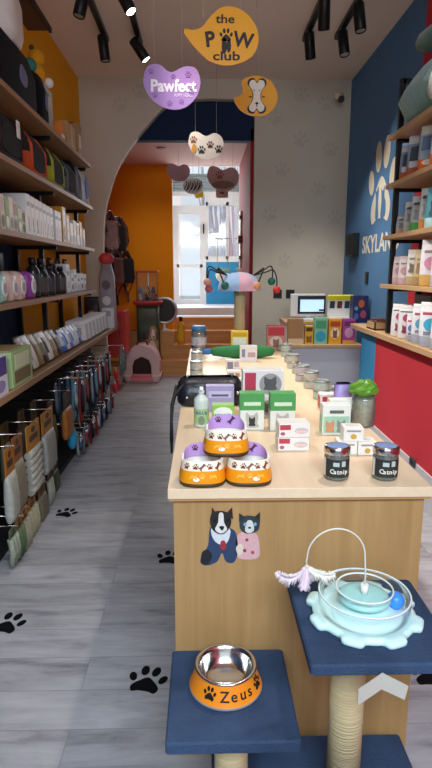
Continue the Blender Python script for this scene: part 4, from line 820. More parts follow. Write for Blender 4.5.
# glass jars
for i, (px, l) in enumerate(((339, 'left glass jar with a silver lid and dark label'), (388.5, 'right glass jar with a silver lid and dark label'))):
    c = cp(px, 482); o = thing('glass_jar', l, 'jar', (c.x, c.y + .037, .901), 0, 'glass jars at the counter front'); r = .037
    MB().lathe([(r * .9, 0), (r, .006), (r, .068), (r * .92, .078), (r * .92, .082)], n=28).build('jar', JARGLASS, o)
    MB().lathe([(r * .86, .004), (r * .9, .008), (r * .9, .058)], n=24).build('herb_filling', M('6f7352', .9, var=.4, scale=120), o)
    MB().lathe([(r * 1.0, .077), (r * 1.04, .079), (r * 1.04, .096), (r * 1.0, .099), (.001, .099)], n=28).build('lid', STEEL, o)
    m = MB().prism(ell(0, 0, r * .8, r * .8, 24), .0006, FLAT((0, 0, .0992))); m.build('lid_sticker', M('8497c2', .7, var=.5, scale=60, spec=.1), o)
    m = MB(); A = [R(a) for a in range(205, 336, 6)]; R1 = r * 1.015
    m.add([(R1 * math.cos(a), R1 * math.sin(a), z) for a in A for z in (.012, .066)], [(2 * k, 2 * k + 2, 2 * k + 3, 2 * k + 1) for k in range(len(A) - 1)], smooth=True); m.build('label', M('2b302f', .5, var=.2, scale=80), o)
    m = MB(); m.box((0, 0, 0), (.018, .0015, .012), frame((R1 * math.cos(R(255)), R1 * math.sin(R(255)), .052), (math.cos(R(-15)), math.sin(R(-15)), 0), (0, 0, 1)) @ RX(90)); m.box((0, 0, 0), (.012, .0015, .016), frame((R1 * math.cos(R(288)), R1 * math.sin(R(288)), .054), (math.cos(R(18)), math.sin(R(18)), 0), (0, 0, 1)) @ RX(90)); m.build('label_print', M('b9c4bc'), o)
    for k, ch in enumerate('Catnip'):
        a = R(270 + (k - 2.5) * 13); MB().text(ch, .019, frame((R1 * 1.01 * math.cos(a), R1 * 1.01 * math.sin(a), .024), (-math.sin(a), math.cos(a), 0), (0, 0, 1)), depth=.0006, bold=.02).build('lettering', M('e9e6d6'), o)
    m = MB(); A = [R(a) for a in range(180, 204, 4)]
    m.add([(R1 * math.cos(a), R1 * math.sin(a), z) for a in A for z in (.012, .066)], [(2 * k, 2 * k + 2, 2 * k + 3, 2 * k + 1) for k in range(len(A) - 1)]); m.build('white_strip', WHITE, o)
# boxes in the middle of the front
PINKB = [('F', .03, .55, .38, .92, 'b8404c'), ('F', .5, .25, .95, .7, 'c9bdb8', 'o'), ('F', .05, .15, .2, .4, 'a8606a', 'o'), ('F', .55, .35, .9, .5, 'e9c6c2')]
a, b = cp(278, 451), cp(309, 451); wbx = (b - a).length
carton('care_box', 'lower white and red pet care box beside the pet bowls', 'box', ((a.x + b.x) / 2, a.y + .04, .901), (wbx, .08, .047), 0, 'e6e2dd', PINKB)
carton('care_box', 'upper white and red pet care box, stacked beside the pet bowls', 'box', ((a.x + b.x) / 2 + .001, a.y + .041, .949), (wbx, .08, .047), 1.5, 'e6e2dd', PINKB)
GR = [('F', 0, .55, 1, 1, '4f9a55'), ('T', 0, 0, 1, 1, '5aa860'), ('F', .2, .08, .8, .5, 'b9b4ac', 'cat'), ('F', .35, .12, .65, .38, '2d2d30', 'cat'), ('F', .15, .68, .85, .78, 'cfe6c8'), ('L', 0, .55, 1, 1, '4f9a55'), ('R', 0, .55, 1, 1, '4f9a55')]
cbox('milk_box', 'left green topped white box with a dark cat picture', 240, 264, 394, 430, .06, col='dfe3da', panels=GR)
cbox('milk_box', 'right green topped white box with a dark cat picture', 270, 295, 394, 431, .06, col='dfe3da', panels=GR)
c = cp(201.5, 428); o = bottle('spray_bottle', 'pale spray bottle with a green label behind the pet bowls', 'bottle', (c.x, c.y + .03, .901), .029, .158, 'cfd8d0', 'e6e8e6', None, spray=True)
MB().lathe([(.0296, .012), (.0296, .075)], n=22, cap=(False, False)).build('label', M('a9c98c', .5, var=.2), o); text_on(o, "KILL'S", .016, FRONT((0, -.0298, .055)), '2f4f9a', width=.042); m = MB(); m.prism([(x * .03, y * .03) for x, y in ell(0, 0, .45, .6, 14)], .001, FRONT((0, -.0297, .03))); m.build('print', M('7d8a74'), o)
o = cbox('treatment_box', 'green and white box with blue lettering beside the spray bottle', 212, 234, 405, 431, .045, col='8fbf5a', panels=[('F', .08, .5, .92, .92, 'e9efe0', 'o'), ('F', .3, .08, .75, .5, 'd9d9d0', 'o'), ('F', .38, .08, .68, .42, '5b5b55', 'cat')])
text_on(o, "KILL'S", .022, FRONT((0, -.0258, .053)), '2a3f8a', width=.06)
cbox('lilac_box', 'pale lilac box standing behind the spray bottle', 206, 234, 386, 412, .05, col='a79ec4', panels=[('F', .1, .55, .9, .8, 'c9c2dd'), ('F', .2, .6, .8, .68, '5d5580')])
# black handbag
c = cp(210, 407); o = thing('black_handbag', 'black leather handbag lying on the counter edge with its strap hanging', 'bag', (c.x + .0, c.y + .08, .901), 4)
MB().loft([[(x, y, z) for x, y in rrect(.30 * a, .16 * b, .05, 4)] for z, a, b in ((0, .9, .85), (.015, 1, 1), (.06, 1.0, .98), (.10, .97, .8), (.122, .88, .55), (.128, .7, .3))]).build('body', M('1b1e26', .32, var=.2, bump=.25, bscale=60), o)
MB().tube([(-.14, -.05, .09), (-.05, -.066, .098), (.05, -.066, .098), (.14, -.05, .09)], .004, n=6).build('zip', M('5a5f68', .4, .6), o)
MB().tube([(-.12, -.055, .10), (-.165, -.07, .05), (-.18, -.09, -.01), (-.182, -.14, -.13), (-.182, -.10, -.20), (-.182, .0, -.17), (-.175, .05, -.02), (-.15, .04, .08)], .009, n=8, flat=.6).build('strap', M('191b20', .45), o)
m = MB().box((.02, -.0805, .052), (.12, .004, .025), bev=.001); m.build('brand_plate', M('2f3540', .4), o)
MB().ball((-.11, -.075, .045), .008).ball((.12, -.07, .06), .008).build('stud', STEEL, o)
# big litter box (two stacked) and neighbours
LIT = [('F', .05, .1, .32, .92, 'b83a55'), ('R', .05, .1, .95, .92, 'b83a55'), ('F', .4, .1, .95, .9, '9a9a98', 'o'), ('F', .5, .3, .85, .8, '55565a', 'cat'), ('F', .12, .15, .28, .35, '7a5a3a'), ('T', .05, .05, .95, .95, 'd9d5d2')]
cbox('cat_box', 'lower large magenta and white box with a grey cat', 242.5, 283, 391, 418, .09, col='e3e0dd', panels=LIT, h=.085)
a, b = cp(242.5, 418), cp(283, 418)
carton('cat_box', 'upper large magenta and white box with a grey cat, stacked', 'box', ((a.x + b.x) / 2, a.y + .045, .987), ((b - a).length, .09, .115), 0, 'e3e0dd', LIT)
for i, (px0, px1, pt, pb) in enumerate(((227, 241, 371, 381), (226, 240, 360, 370), (229, 244, 379, 395))):
    cbox('small_box', ['small white and grey box behind the lilac box', 'small white and grey box nearer the green plush', 'small white and brown box beside the cat boxes'][i], px0, px1, pt, pb, .05, col='d6d2cc', panels=[('F', .1, .1, .5, .8, '7d7a88'), ('F', .6, .3, .9, .8, ['a8794a', 'b0a0a4', '8a5a3a'][i])])
cbox('small_box', 'white box with small prints in front of the green plush bottle', 240, 257, 346, 362, .05, col='dddad8', panels=[('F', .1, .3, .3, .8, '7a86a8'), ('F', .45, .3, .9, .6, 'b89aa0'), ('T', .1, .1, .9, .9, 'c9c9cc')])
cbox('treat_box', 'yellow treat box with a white panel before the scratching post', 231, 248, 331, 356.5, .05, col='e8c62a', panels=[('F', .1, .35, .9, .75, 'f0ead8'), ('F', .2, .1, .7, .35, 'd99a2a', 'o'), ('F', .1, .8, .9, .93, 'd9a01e')])
cbox('gift_box', 'red and cream box with a dog picture near the monitor', 267, 285, 326, 350, .07, col='c9897a', panels=[('F', .05, .6, .95, .95, 'b8343c'), ('F', .15, .1, .85, .58, 'd8c8b8', 'o'), ('F', .3, .12, .7, .5, '8f6a5a', 'cat'), ('T', 0, 0, 1, 1, 'a03038')])
c = cp(199, 350); o = thing('treat_jar', 'clear treat jar with a blue lid at the far left of the counter', 'jar', (c.x, c.y + .06, .901), 0)
MB().lathe([(.055, 0), (.06, .01), (.06, .13), (.052, .15)], n=24).build('jar', JARGLASS, o); MB().lathe([(.053, .004), (.055, .10), (.04, .12)], n=20).build('treats', M('b59a94', .8, var=.5, scale=70), o); MB().lathe([(.056, .145), (.058, .15), (.058, .18), (.05, .184), (.001, .184)], n=24).build('lid', M('3f7fa8', .4), o)
MB().lathe([(.0608, .035), (.0608, .10)], n=24, cap=(False, False)).build('label', M('cfc6c9', .5, var=.4, scale=40), o)
o = thing('plush_bottle', 'dark green bottle-shaped plush with a blue tip lying across the counter', 'toy', (.19, 3.925, .901), 0)
T = TR(0, 0, .048) @ RY(90)
MB().lathe([(.012, -.14), (.03, -.12), (.042, -.03), (.048, .08), (.046, .22), (.03, .30), (.001, .32)], T, n=20).build('body', M('2f7a45', .8, var=.2), o)
MB().lathe([(.001, -.20), (.02, -.195), (.022, -.14), (.012, -.135)], T, n=16).build('tip', M('3f78b8', .6), o)
# cans
for i, (px, py, st) in enumerate(((196, 356, 1), (195, 366, 2), (194.5, 377, 2), (196.5, 384, 1))):
    c = cp(px + .5, py)
    for k in range(st):
        tin('food_can', '%s%s pet food can along the left counter edge' % ('stacked upper ' if k else ('lower ' if st > 1 else 'single '), ['farthest', 'second farthest', 'second nearest', 'nearest the handbag'][i]), 'can', (c.x + .008, c.y + .035, .901 + .0455 * k), .036, .045, 'cfcfc6', 'c3c8c4', 'b9b3a4', 'cans along the left counter edge')
for i, (px, py, st) in enumerate(((283, 351, 1), (287, 357, 2), (290.5, 363, 1), (293.5, 369, 2), (299, 374, 1), (303, 382, 2), (312, 389, 2), (322.5, 400, 2), (330, 397, 1))):
    c = cp(px, py)
    for k in range(st):
        tin('food_can', '%s can of the %s stack along the right counter edge from the far end' % ('upper' if k else 'lower', ORD[i]), 'can', (c.x, c.y + .035, .901 + .0455 * k), .038, .045, 'b9bdb6', 'b4beb8', ['b5aea0', 'a8b3a8', 'b3a9ae'][i % 3], 'cans along the right counter edge')
# right hand cluster
cbox('care_box', 'red and white box on the cans behind the green cat boxes', 320, 341, 390, 410, .06, col='e6e1de', panels=[('F', .1, .1, .6, .85, 'b8404c'), ('L', .1, .1, .9, .85, 'b8404c'), ('F', .65, .3, .9, .7, 'b9c4c0')], h=.07)
ANI = [('F', .04, .06, .96, .62, '9fcab0'), ('F', .1, .1, .45, .5, 'c98f6a', 'cat'), ('F', .5, .1, .85, .52, '8a8f8a', 'cat'), ('F', .25, .72, .75, .82, '5a6a5e'), ('L', .05, .06, .95, .62, '9fcab0')]
cbox('milk_box', 'nearer pale green and white box with two pets on its front', 322, 350, 405, 435, .055, col='e6e8e0', panels=ANI)
cbox('milk_box', 'farther pale green and white box standing behind its twin', 329, 357, 400, 424, .05, col='e6e8e0', panels=ANI)
SB = [('F', .35, .15, .65, .55, 'c9a24a', 'o'), ('F', .15, .7, .85, .82, '9a9590'), ('T', .2, .3, .8, .7, 'd6d2c9')]
a, b = cp(338, 455), cp(357, 455); c2, d2_ = cp(357.5, 455.5), cp(376, 455.5)
ws = (b - a).length
carton('small_box', 'lower left little white box with a gold print behind the jars', 'box', ((a.x + b.x) / 2, a.y + .03, .901), (ws, .06, .046), 0, 'e9e6df', SB)
carton('small_box', 'lower right little white box with a gold print behind the jars', 'box', ((c2.x + d2_.x) / 2 + .002, c2.y + .03, .901), (ws, .06, .046), 0, 'e9e6df', SB)
carton('small_box', 'top little white box with a gold print resting on two others', 'box', ((b.x + a.x) / 2 + .02, a.y + .032, .9475), (ws * 1.05, .06, .046), -3, 'e9e6df', SB)
c = cp(369, 428); o = thing('glass_canister', 'tall clear canister of dark treats below the green bag', 'jar', (c.x - .012, c.y + .045, .901), 0)
MB().lathe([(.042, 0), (.046, .008), (.046, .11), (.04, .12)], n=24).build('jar', JARGLASS, o); MB().lathe([(.041, .005), (.042, .09), (.036, .108)], n=20).build('treats', M('a59c80', .8, var=.6, scale=60), o)
o = thing('crinkled_bag', 'shiny green crinkled bag lying on the clear canister', 'bag', (c.x - .014, c.y + .05, 1.022), 0)
m = MB(); rings = []
for k in range(7):
    z = .062 * k / 6; s_ = [.8, 1.05, 1.15, 1.1, 1.0, .8, .4][k]
    rings.append([((.048 * s_ + random.uniform(-.007, .007)) * math.cos(t), (.044 * s_ + random.uniform(-.007, .007)) * math.sin(t), z + random.uniform(-.004, .004) * (k > 0)) for t in [2 * math.pi * i / 14 for i in range(14)]])
m.loft(rings, smooth=False); m.build('bag', M('5f9430', .3, var=.6, scale=26), o)
o = thing('lilac_pouch', 'lilac plastic pouch standing beside the green bag', 'bag', (c.x - .075, c.y + .135, .901), 0)
MB().loft([[(x, y, z) for x, y in rrect(.075 * a, .05 * b, .02, 3)] for z, a, b in ((0, .9, .9), (.01, 1, 1), (.10, 1, .8), (.14, .9, .3), (.155, .9, .12))]).build('bag', M('a58fc8', .3, var=.25, bump=.3, bscale=30), o)
# small scratching tree standing on the counter
o = thing('cat_scratcher', 'rope scratching post with a blue and pink plush dome on the counter', 'cat tree', (.28, 4.30, .901), 0)
MB().lathe([(.105, 0), (.105, .02), (.10, .025), (.001, .025)], n=30).build('base', M('b9b0a4', .9), o)
MB().lathe([(.042, .025), (.042, .46)], n=20).build('post', ROPE, o)
MB().lathe([(.165, .46), (.168, .465), (.155, .52), (.115, .565), (.06, .592), (.001, .6)], n=30, cap=(True, False), mf=lambda i, j: 1 if 21 < i < 26 else 0).build('plush_dome', [M('9fc0e6', .9, var=.1, bump=.3, bscale=80, sheen=.5), M('e3b3c6', .9, var=.1, bump=.3, bscale=80, sheen=.5)], o)
for s_, tip, c in ((-1, (-.245, -.06, .525), 'd99a86'), (-1, (-.235, -.05, .475), 'b8606a'), (-1, (-.115, -.12, .50), '2f6b5a'), (1, (.12, -.12, .50), 'e0a070'), (1, (.235, -.05, .53), '2f6a58'), (1, (.27, -.08, .47), 'cf3a34')):
    st_ = Vector((s_ * .10, -.05, .575)); tp = Vector(tip); md = (st_ + tp) / 2 + Vector((s_ * .06, 0, .09))
    am = MB().tube(spline([st_, st_.lerp(md, .6), md, md.lerp(tp, .6) + Vector((s_ * .01, 0, .02)), tp], False, 4), .0055, n=6).build('wire_arm', BLACK, o)
    MB().ball(tip, .029, n=16).build('ball', M(c, .85, bump=.3, bscale=60), am)
# dogs sticker on the counter front
o = thing('dog_sticker', 'flat sticker of a suited bulldog beside a dog in a pink dress', 'sticker', (CX, 1.5092, 0))
sc = at(230, 535, Y=1.509); ox, oz = sc.x - CX, sc.z; kpx = 1 / 560 * 1.62
def sp(mb, pts, c, lift, spl=True):
    poly = [((x - 230) * kpx + ox, (535 - y) * kpx * 1.07 + oz) for x, y in pts]
    q = MB().prism(spline(poly, True, 4) if spl else poly, .0006, FRONT((0, -lift, 0))); mb.setdefault(c, []).append(q)
D = {}
sp(D, [(210, 528), (219, 522), (228, 527), (236, 533), (238, 552), (234, 563), (226, 562), (222, 553), (217, 562), (206, 566), (200, 562), (203, 553), (208, 545)], '2d3f5e', 0)
sp(D, [(211, 529), (219, 524), (230, 529), (228, 541), (222, 545), (214, 540)], 'cfd2d6', .0006)
sp(D, [(221, 541), (225, 541), (226, 548), (223, 550), (220, 547)], '9a3038', .0012)
sp(D, [(211, 514), (215, 511), (224, 511), (230, 515), (231, 524), (226, 532), (220, 534), (213, 530), (210, 522)], '25211f', .0012)
sp(D, [(211, 518), (212, 507), (217, 514)], '2a2321', .0013, False); sp(D, [(225, 514), (232, 507), (233, 519)], '2a2321', .0013, False)
sp(D, [(219, 513), (223, 513), (224, 522), (227, 529), (221, 533), (215, 529), (218, 522)], 'd9d5cf', .0018)
sp(D, [(219, 526), (224, 526), (222, 530)], '1d1a1a', .0024); sp(D, ell(214.5, 520, 1.6, 1.6, 10), '0d0b0b', .0024); sp(D, ell(227.5, 520, 1.6, 1.6, 10), '0d0b0b', .0024)
sp(D, [(202, 552), (208, 550), (212, 556), (208, 564), (201, 563)], '1d1f22', .0008)
sp(D, [(236, 548), (241, 544), (244, 551), (239, 556)], 'd9c9b8', .0006)
sp(D, [(238, 535), (247, 531), (257, 535), (260, 548), (258, 559), (239, 559), (236, 548)], 'd3a6a8', 0)
sp(D, ell(247, 540, 1.6, 1.6, 8), 'a83440', .0006); sp(D, ell(245, 551, 1.8, 1.8, 8), 'a83440', .0006); sp(D, ell(253, 553, 1.8, 1.8, 8), 'b05058', .0006)
sp(D, [(240, 520), (244, 516), (253, 516), (259, 520), (259, 529), (253, 533), (245, 533), (240, 528)], '2b3b3c', .0012)
sp(D, [(239, 522), (239, 513), (245, 517)], '2a2a2a', .0013, False); sp(D, [(254, 517), (260, 512), (260, 523)], '2a2a2a', .0013, False)
sp(D, [(247, 521), (252, 521), (254, 530), (249, 533), (245, 530)], 'cfcfc8', .0018); sp(D, ell(245, 524, 1.6, 1.8, 10), '7f9fb8', .0024); sp(D, ell(255, 524, 1.6, 1.8, 10), '7f9fb8', .0024); sp(D, ell(249.5, 527.5, 1.5, 1, 8), '1d1a1a', .0024)
for c, m in [(c, m) for c, ms in D.items() for m in ms]: m.build({'2d3f5e': 'suit', 'd3a6a8': 'pink_dress', '9a3038': 'tie'}.get(c, 'print'), M(c, .5, var=.2, scale=90), o)

# ================================================================== CAT TREE IN FRONT
ctr = thing('cat_tree', 'navy carpeted cat tree with rope posts in front of the counter', 'cat tree', (.2, 1.25, 0))
def board(x0, x1, y0, y1, ztop, th=.03): return MB().box(((x0 + x1) / 2 - .2, (y0 + y1) / 2 - 1.25, ztop - th / 2), (x1 - x0, y1 - y0, th), bev=.008)
board(.02, .60, .86, 1.475, .10, .05).build('base_board', NAVYC, ctr)
board(-.095, .232, 1.14, 1.478, .40, .035).build('lower_platform', NAVYC, ctr)
board(.242, .60, 1.12, 1.482, .62, .03).build('upper_platform', NAVYC, ctr)
for (x, y, zt, l) in ((.07, 1.27, .364, 'post'), (.375, 1.28, .589, 'post')):
    MB().lathe([(.045, .101), (.045, zt)], TR(x - .2, y - 1.25, 0), n=24).build(l, ROPE, ctr)
k = at(383, 668, Y=1.11); o = thing('folded_card', 'white folded card tag hanging under the upper cat tree platform', 'card', (k.x, 1.112, .606), 0)
m = MB(); m.prism([(0, 0), (-.06, -.030), (-.06, -.072), (0, -.042)], .002, frame((0, 0, 0), (1, .25, 0), (0, 0, 1))); m.prism([(0, 0), (.058, -.024), (.052, -.060), (0, -.042)], .002, frame((0, 0, 0), (1, -.25, 0), (0, 0, 1))); m.build('card', M('b9b5aa', .6), o)
# Zeus bowl
c = at(227, 708, Z=.40); o = thing('dog_bowl', 'steel dog bowl in an orange holder with black lettering and paw prints', 'bowl', (c.x, c.y + .085, .401), 0)
r = .098
MB().lathe([(r * 1.0, 0), (r * 1.02, .003), (r * 1.0, .007)], n=40, cap=(True, False)).build('rubber_foot', M('8d8f94', .6), o)
MB().lathe([(r, .007), (r * .98, .010), (r * .80, .056), (r * .79, .060)], n=48, cap=(False, False)).build('holder', M('ee8a1e', .4, var=.04), o)
MB().lathe([(r * .83, .058), (r * .86, .062), (r * .84, .065), (r * .76, .064), (r * .72, .052), (r * .6, .022), (r * .45, .014), (.001, .013)], n=48, cap=(False, False)).build('steel_bowl', STEEL, o)
MB().box((0, 0, 0), (.022, .010, .001), TR(-.012, -.035, .017) @ RZ(25)).build('price_sticker', WHITE, o)
def Tz(a, t=.5):
    r0, z0, r1, z1 = r * .98, .010, r * .80, .056; rr = r0 + (r1 - r0) * t; zz = z0 + (z1 - z0) * t; a = R(a); nrm = 0.001
    return frame(((rr + nrm) * math.cos(a), (rr + nrm) * math.sin(a), zz), (-math.sin(a), math.cos(a), 0), (-(r0 - r1) * math.cos(a), -(r0 - r1) * math.sin(a), z1 - z0))
for ch, a in zip('Zeus', (266, 282, 298, 312)): MB().text(ch, .038, Tz(a, .24), depth=.0006, bold=.012).build('lettering', M('1d1710'), o)
for a_ in (240, 336): m = MB(); paw(m, Tz(a_, .5), .035); m.build('paw_print', M('1d1710'), o)
# turntable toy
c = at(363, 614, Z=.62); o = thing('cat_toy', 'mint turntable cat toy under a clear dome on the upper platform', 'cat toy', (c.x, c.y + .0, .6205), 12)
n = 128; rings = []
def sc_(i, k): q = (math.sin(8 * 2 * math.pi * i / n + .6)); return k - .004 + .0085 * max(-1, min(1, 3.5 * q))
for z, k in ((0, .142), (.003, .145), (.012, .145), (.016, .139)): rings.append([(sc_(i, k) * math.cos(2 * math.pi * i / n), sc_(i, k) * math.sin(2 * math.pi * i / n), z) for i in range(n)])
rings += [[(k * math.cos(2 * math.pi * i / n), k * math.sin(2 * math.pi * i / n), z) for i in range(n)] for z, k in ((.018, .122), (.011, .112), (.010, .09), (.020, .075), (.030, .06), (.032, .02))]
MB().loft(rings).build('base', M('cdf0ee', .35, var=.03), o)
MB().lathe([(.066, .046), (.068, .050), (.062, .056), (.04, .06), (.001, .061)], n=40).build('spinner', M('9fd4d0', .3, var=.05), o)
MB().lathe([(.112, .016), (.116, .03), (.118, .056), (.112, .066), (.092, .073), (.072, .075), (.066, .07), (.062, .056)], n=56, cap=(False, False)).build('clear_dome', PLASTIC, o)
MB().tube([(.116 * math.cos(2 * math.pi * i / 48), .116 * math.sin(2 * math.pi * i / 48), .064) for i in range(48)], .0028, closed=True, n=6).tube([(.072 * math.cos(2 * math.pi * i / 40), .072 * math.sin(2 * math.pi * i / 40), .0755) for i in range(40)], .0025, closed=True, n=6).build('dome_rim', M('dfe9e8', .2), o)
b = MB().ball((0, 0, 0), .0235, n=20); t = thing('toy_ball', 'bright blue ball inside the clear track of the cat toy', 'ball', (c.x + .084, c.y + .002, .6205 + .0365)); b.build('ball', M('2f8cf0', .3, var=.05), t)
MB().cyl((0, 0, .06), (0, 0, .085), .010, n=14).build('wire_socket', WHITE, o)
# arching wire (built in the plane facing the camera, undoing the toy's small turn)
sp_ = RZ(-12); wv = []
for k in range(25):
    a = R(0 + 180 * k / 24 * 1.0); wv.append(sp_ @ Vector((-.075 + .075 * math.cos(a), .01, .158 + .078 * math.sin(a))))
wv = [sp_ @ Vector((0, 0, .08)), sp_ @ Vector((.002, .005, .11))] + wv + [sp_ @ Vector((-.152, .01, .148)), sp_ @ Vector((-.151, .008, .138))]
MB().tube(wv, .0022, n=7).build('spring_wire', M('d9d6cc', .3), o)
e = sp_ @ Vector((-.151, .008, .133)); MB().ball(tuple(e), .006).build('bead', M('d9cdb8'), o)
def plume(p0, p1, sag, wid, col):
    m = MB(); P = [p0.lerp(p1, t) + Vector((0, 0, -sag * 4 * t * (1 - t) + sag * 1.6 * t * t)) for t in [q / 14 for q in range(15)]]
    m.tube(P, .0009, n=5)
    for i in range(70):
        t = i / 69; q = t * 13.99; a = P[int(q)].lerp(P[int(q) + 1], q - int(q)); d = (P[int(q) + 1] - P[int(q)]).normalized()
        for s_ in (-1, 1):
            w_ = wid * (math.sin(math.pi * (.12 + .8 * t)) ** .8) * random.uniform(.7, 1.1)
            side = Vector((-d.z, random.uniform(-.5, .5), d.x)) * s_
            b = a + side * w_ + d * w_ * .9; m.tube([a, a.lerp(b, .5) + d * w_ * .1, b + Vector((0, 0, -w_ * .15))], lambda z: .0013 * (1 - .6 * z), n=4)
    m.build('feather', M(col, .95, var=.08), o)
plume(e, e + Vector((-.085, -.01, -.028)), .018, .016, 'ecdfe8'); plume(e, e + Vector((.068, -.02, -.035)), .008, .018, 'f0ebe0'); plume(e, e + Vector((-.015, -.02, -.05)), .0, .018, 'ead6e2'); plume(e, e + Vector((.03, .01, -.042)), .004, .017, 'efe6ea')

# ================================================================== FLOOR PAW STICKERS
for i, (px, py, s_, rz, l) in enumerate(((66, 513, .135, -15, 'farthest black floor paw sticker, beside the hanging rack'), (7, 624, .15, -10, 'black floor paw sticker cut by the left picture edge'), (147, 681, .145, -12, 'black floor paw sticker beside the lower cat tree platform'), (170, 558, .145, -8, 'black floor paw sticker half hidden by the counter corner'), (429, 675, .145, -10, 'black floor paw sticker to the right of the counter'))):
    c = at(px, py, Z=0); m = MB(); paw(m, I4, s_, d=.0012); o = m.build('floor_sticker', M('0d0e11', .9, spec=.1), None, (c.x, c.y, .0004), rz); tag(o, l, 'sticker', 'paw stickers on the floor')

# ================================================================== ROOM BEYOND THE ARCH
o = thing('cat_house', 'pinkish hooded cat house with a dark handle on the floor by the steps', 'cat house', (-.845, 7.78, 0)); o.scale = (1.22, 1.0, 1.04)
w_ = .40; hood = [(-.2, .08), (-.2, .25), (-.17, .37), (-.1, .46), (0, .50), (.1, .46), (.17, .37), (.2, .25), (.2, .08), (.115, .08), (.115, .22), (.09, .31), (0, .36), (-.09, .31), (-.115, .22), (-.115, .08)]
hp = [(-.2, .08)] + spline(hood[1:8], False, 3) + [(.2, .08), (.115, .08)] + spline(hood[10:15], False, 3) + [(-.115, .08)]
MB().prism(hp, .03, FRONT((0, -.14, 0))).loft([[(x, y, z) for x, z in [(-.2, .08)] + spline(hood[1:8], False, 3) + [(.2, .08)]] for y in (-.14, .14, .2)]).build('hood', M('dcb5ae', .5, var=.05), o)
MB().prism([(x, z) for x, z in [(-.105, .09), (-.105, .22), (-.08, .30), (0, .345), (.08, .30), (.105, .22), (.105, .09)]], .004, FRONT((0, -.1405, 0))).build('opening_shade', M('3a2622', .9), o)  # dark sheet painting the shade of the hollow inside the hood
MB().loft([[(x, y, z) for x, y in rrect(.40 * a, .40 * a, .06, 4)] for z, a in ((0, .92), (.02, .97), (.085, 1.05), (.10, 1.06))]).build('tray', M('dfbcb4', .5), o)
MB().prism([(-.11, .0), (.11, .0), (.135, -.10), (-.135, -.10)], .012, frame((0, -.175, .115), (1, 0, 0), (0, .6, 1))).box((0, -.19, .095), (.24, .05, .02)).build('pink_flap', M('d06a72', .5), o)
MB().tube(spline([(-.06, 0, .48), (-.045, 0, .53), (0, 0, .545), (.045, 0, .53), (.06, 0, .48)], False, 3), .011).build('handle', M('4a2a24', .5), o)
o = thing('vending_machine', 'tall dog-picture toy machine with a clear red-rimmed top on the first step', 'vending machine', (-.80, 8.27, .229))
MB().loft([[(x, y, z) for x, y in rrect(.32, .28, .05, 4)] for z in (.03, .80)]).build('body', M('39402f', .5, var=.3, scale=8), o)
MB().loft([[(x, y, z) for x, y in rrect(.38 * a, .3 * a, .05, 4)] for z, a in ((0, 1), (.03, .95))]).build('foot', M('a82a26', .5), o)
MB().loft([[(x, y, z) for x, y in rrect(.42 * a, .32 * a, .05, 4)] for z, a in ((.80, .85), (.83, 1), (.86, 1))]).build('flange', M('b83234', .45), o)
m = MB()
for s_ in (-1, 1): m.box((s_ * .148, 0, 1.06), (.004, .27, .40)).box((0, s_ * .133, 1.06), (.292, .004, .40))
m.build('clear_case', PLASTIC, o)
MB().box((0, 0, 1.275), (.32, .29, .03), bev=.008).build('top_rim', M('b0302c', .45), o)
MB().box((0, .121, 1.06), (.018, .018, .41)).build('centre_rod', STEEL, o)
D = {}
def pz(pts, c, l):
    D.setdefault(c, MB()).prism(spline(pts, True, 3), .001, FRONT((0, -.141 - l, 0)))
pz([(-.02, .05), (.14, .05), (.15, .3), (.12, .48), (.05, .50), (.0, .40), (-.04, .25)], 'a87a52', 0); pz([(.0, .2), (.06, .3), (.12, .2), (.11, .06), (.02, .06)], 'd8ccb8', .001); pz([(.05, .33), (.10, .33), (.09, .45), (.06, .45)], 'd9d0c2', .001); pz([(.0, .30), (.03, .45), (.01, .48), (-.03, .36)], '5b3a22', .001); pz([(.12, .30), (.13, .46), (.15, .44), (.16, .34)], '5b3a22', .001); pz(ell(.08, .345, .015, .012, 8), '1a1412', .002)
for c, m in D.items(): m.build('dog_picture', M(c, .5, var=.15), o)
for k in range(14):
    q_ = k % 9; px_, py_, pz_ = -.096 + .092 * (q_ % 3) + .006 * (q_ // 3), -.085 + .08 * (q_ // 3), .902 + .103 * (k // 9)
    t = thing('plush_toy', '%s little plush toy from the bottom in the clear machine top' % ORD[k], 'toy', (o.location.x + px_, o.location.y + py_, .229 + pz_ - .04), random.uniform(0, 360), 'plush toys in the machine')
    MB().ball((0, 0, .035), .034).ball((0, -.01, .078), .023).build('body', M(['cfc9c4', '2c2c34', 'a34a4a', '8f8fa8', 'd9b48a', '4a5a78'][k % 6], .9), t)
o = thing('table_mirror', 'round dark disc in a silver ring beside the toy machine', 'mirror', (-.585, 8.50, .6305))
MB().lathe([(.09, 0), (.09, .012), (.02, .03), (.018, .12)], n=24).build('foot', M('c9c2b8', .4), o)
T = TR(0, 0, .30) @ RX(90)
MB().tube([(.185 * math.cos(2 * math.pi * i / 40), 0, .30 + .185 * math.sin(2 * math.pi * i / 40)) for i in range(40)], .022, closed=True, n=10).build('ring', M('b9b6b2', .3, .6), o)
MB().lathe([(.17, -.008), (.17, .008)], T, n=40).build('mirror', M('2b1d14', .5), o)
bottle('cleaner_bottle', 'tall yellow bottle with a black cap beside the silver ring', 'bottle', (-.335, 8.50, .421), .06, .42, 'd99a12', '2a1f18', 'e3ac1c')
o = thing('red_cabinet', 'red metal cabinet fixed to the side wall just past the arch', 'cabinet', (-1.19, 7.30, .46)); MB().box((0, 0, .28), (.42, .45, .56), bev=.01).build('body', M('c22a22', .45), o); MB().box((0, -.232, .28), (.36, .012, .5), bev=.004).build('door', M('b02620', .45), o); MB().box((.14, -.243, .28), (.015, .015, .12)).build('handle', STEEL, o)
rl = thing('wall_rail', 'black wall rail of hooks on the left rear side wall', 'rail', (-1.40, 7.7, 2.25)); MB().box((.012, 0, 0), (.024, 1.7, .04)).build('rail', BLACK, rl)
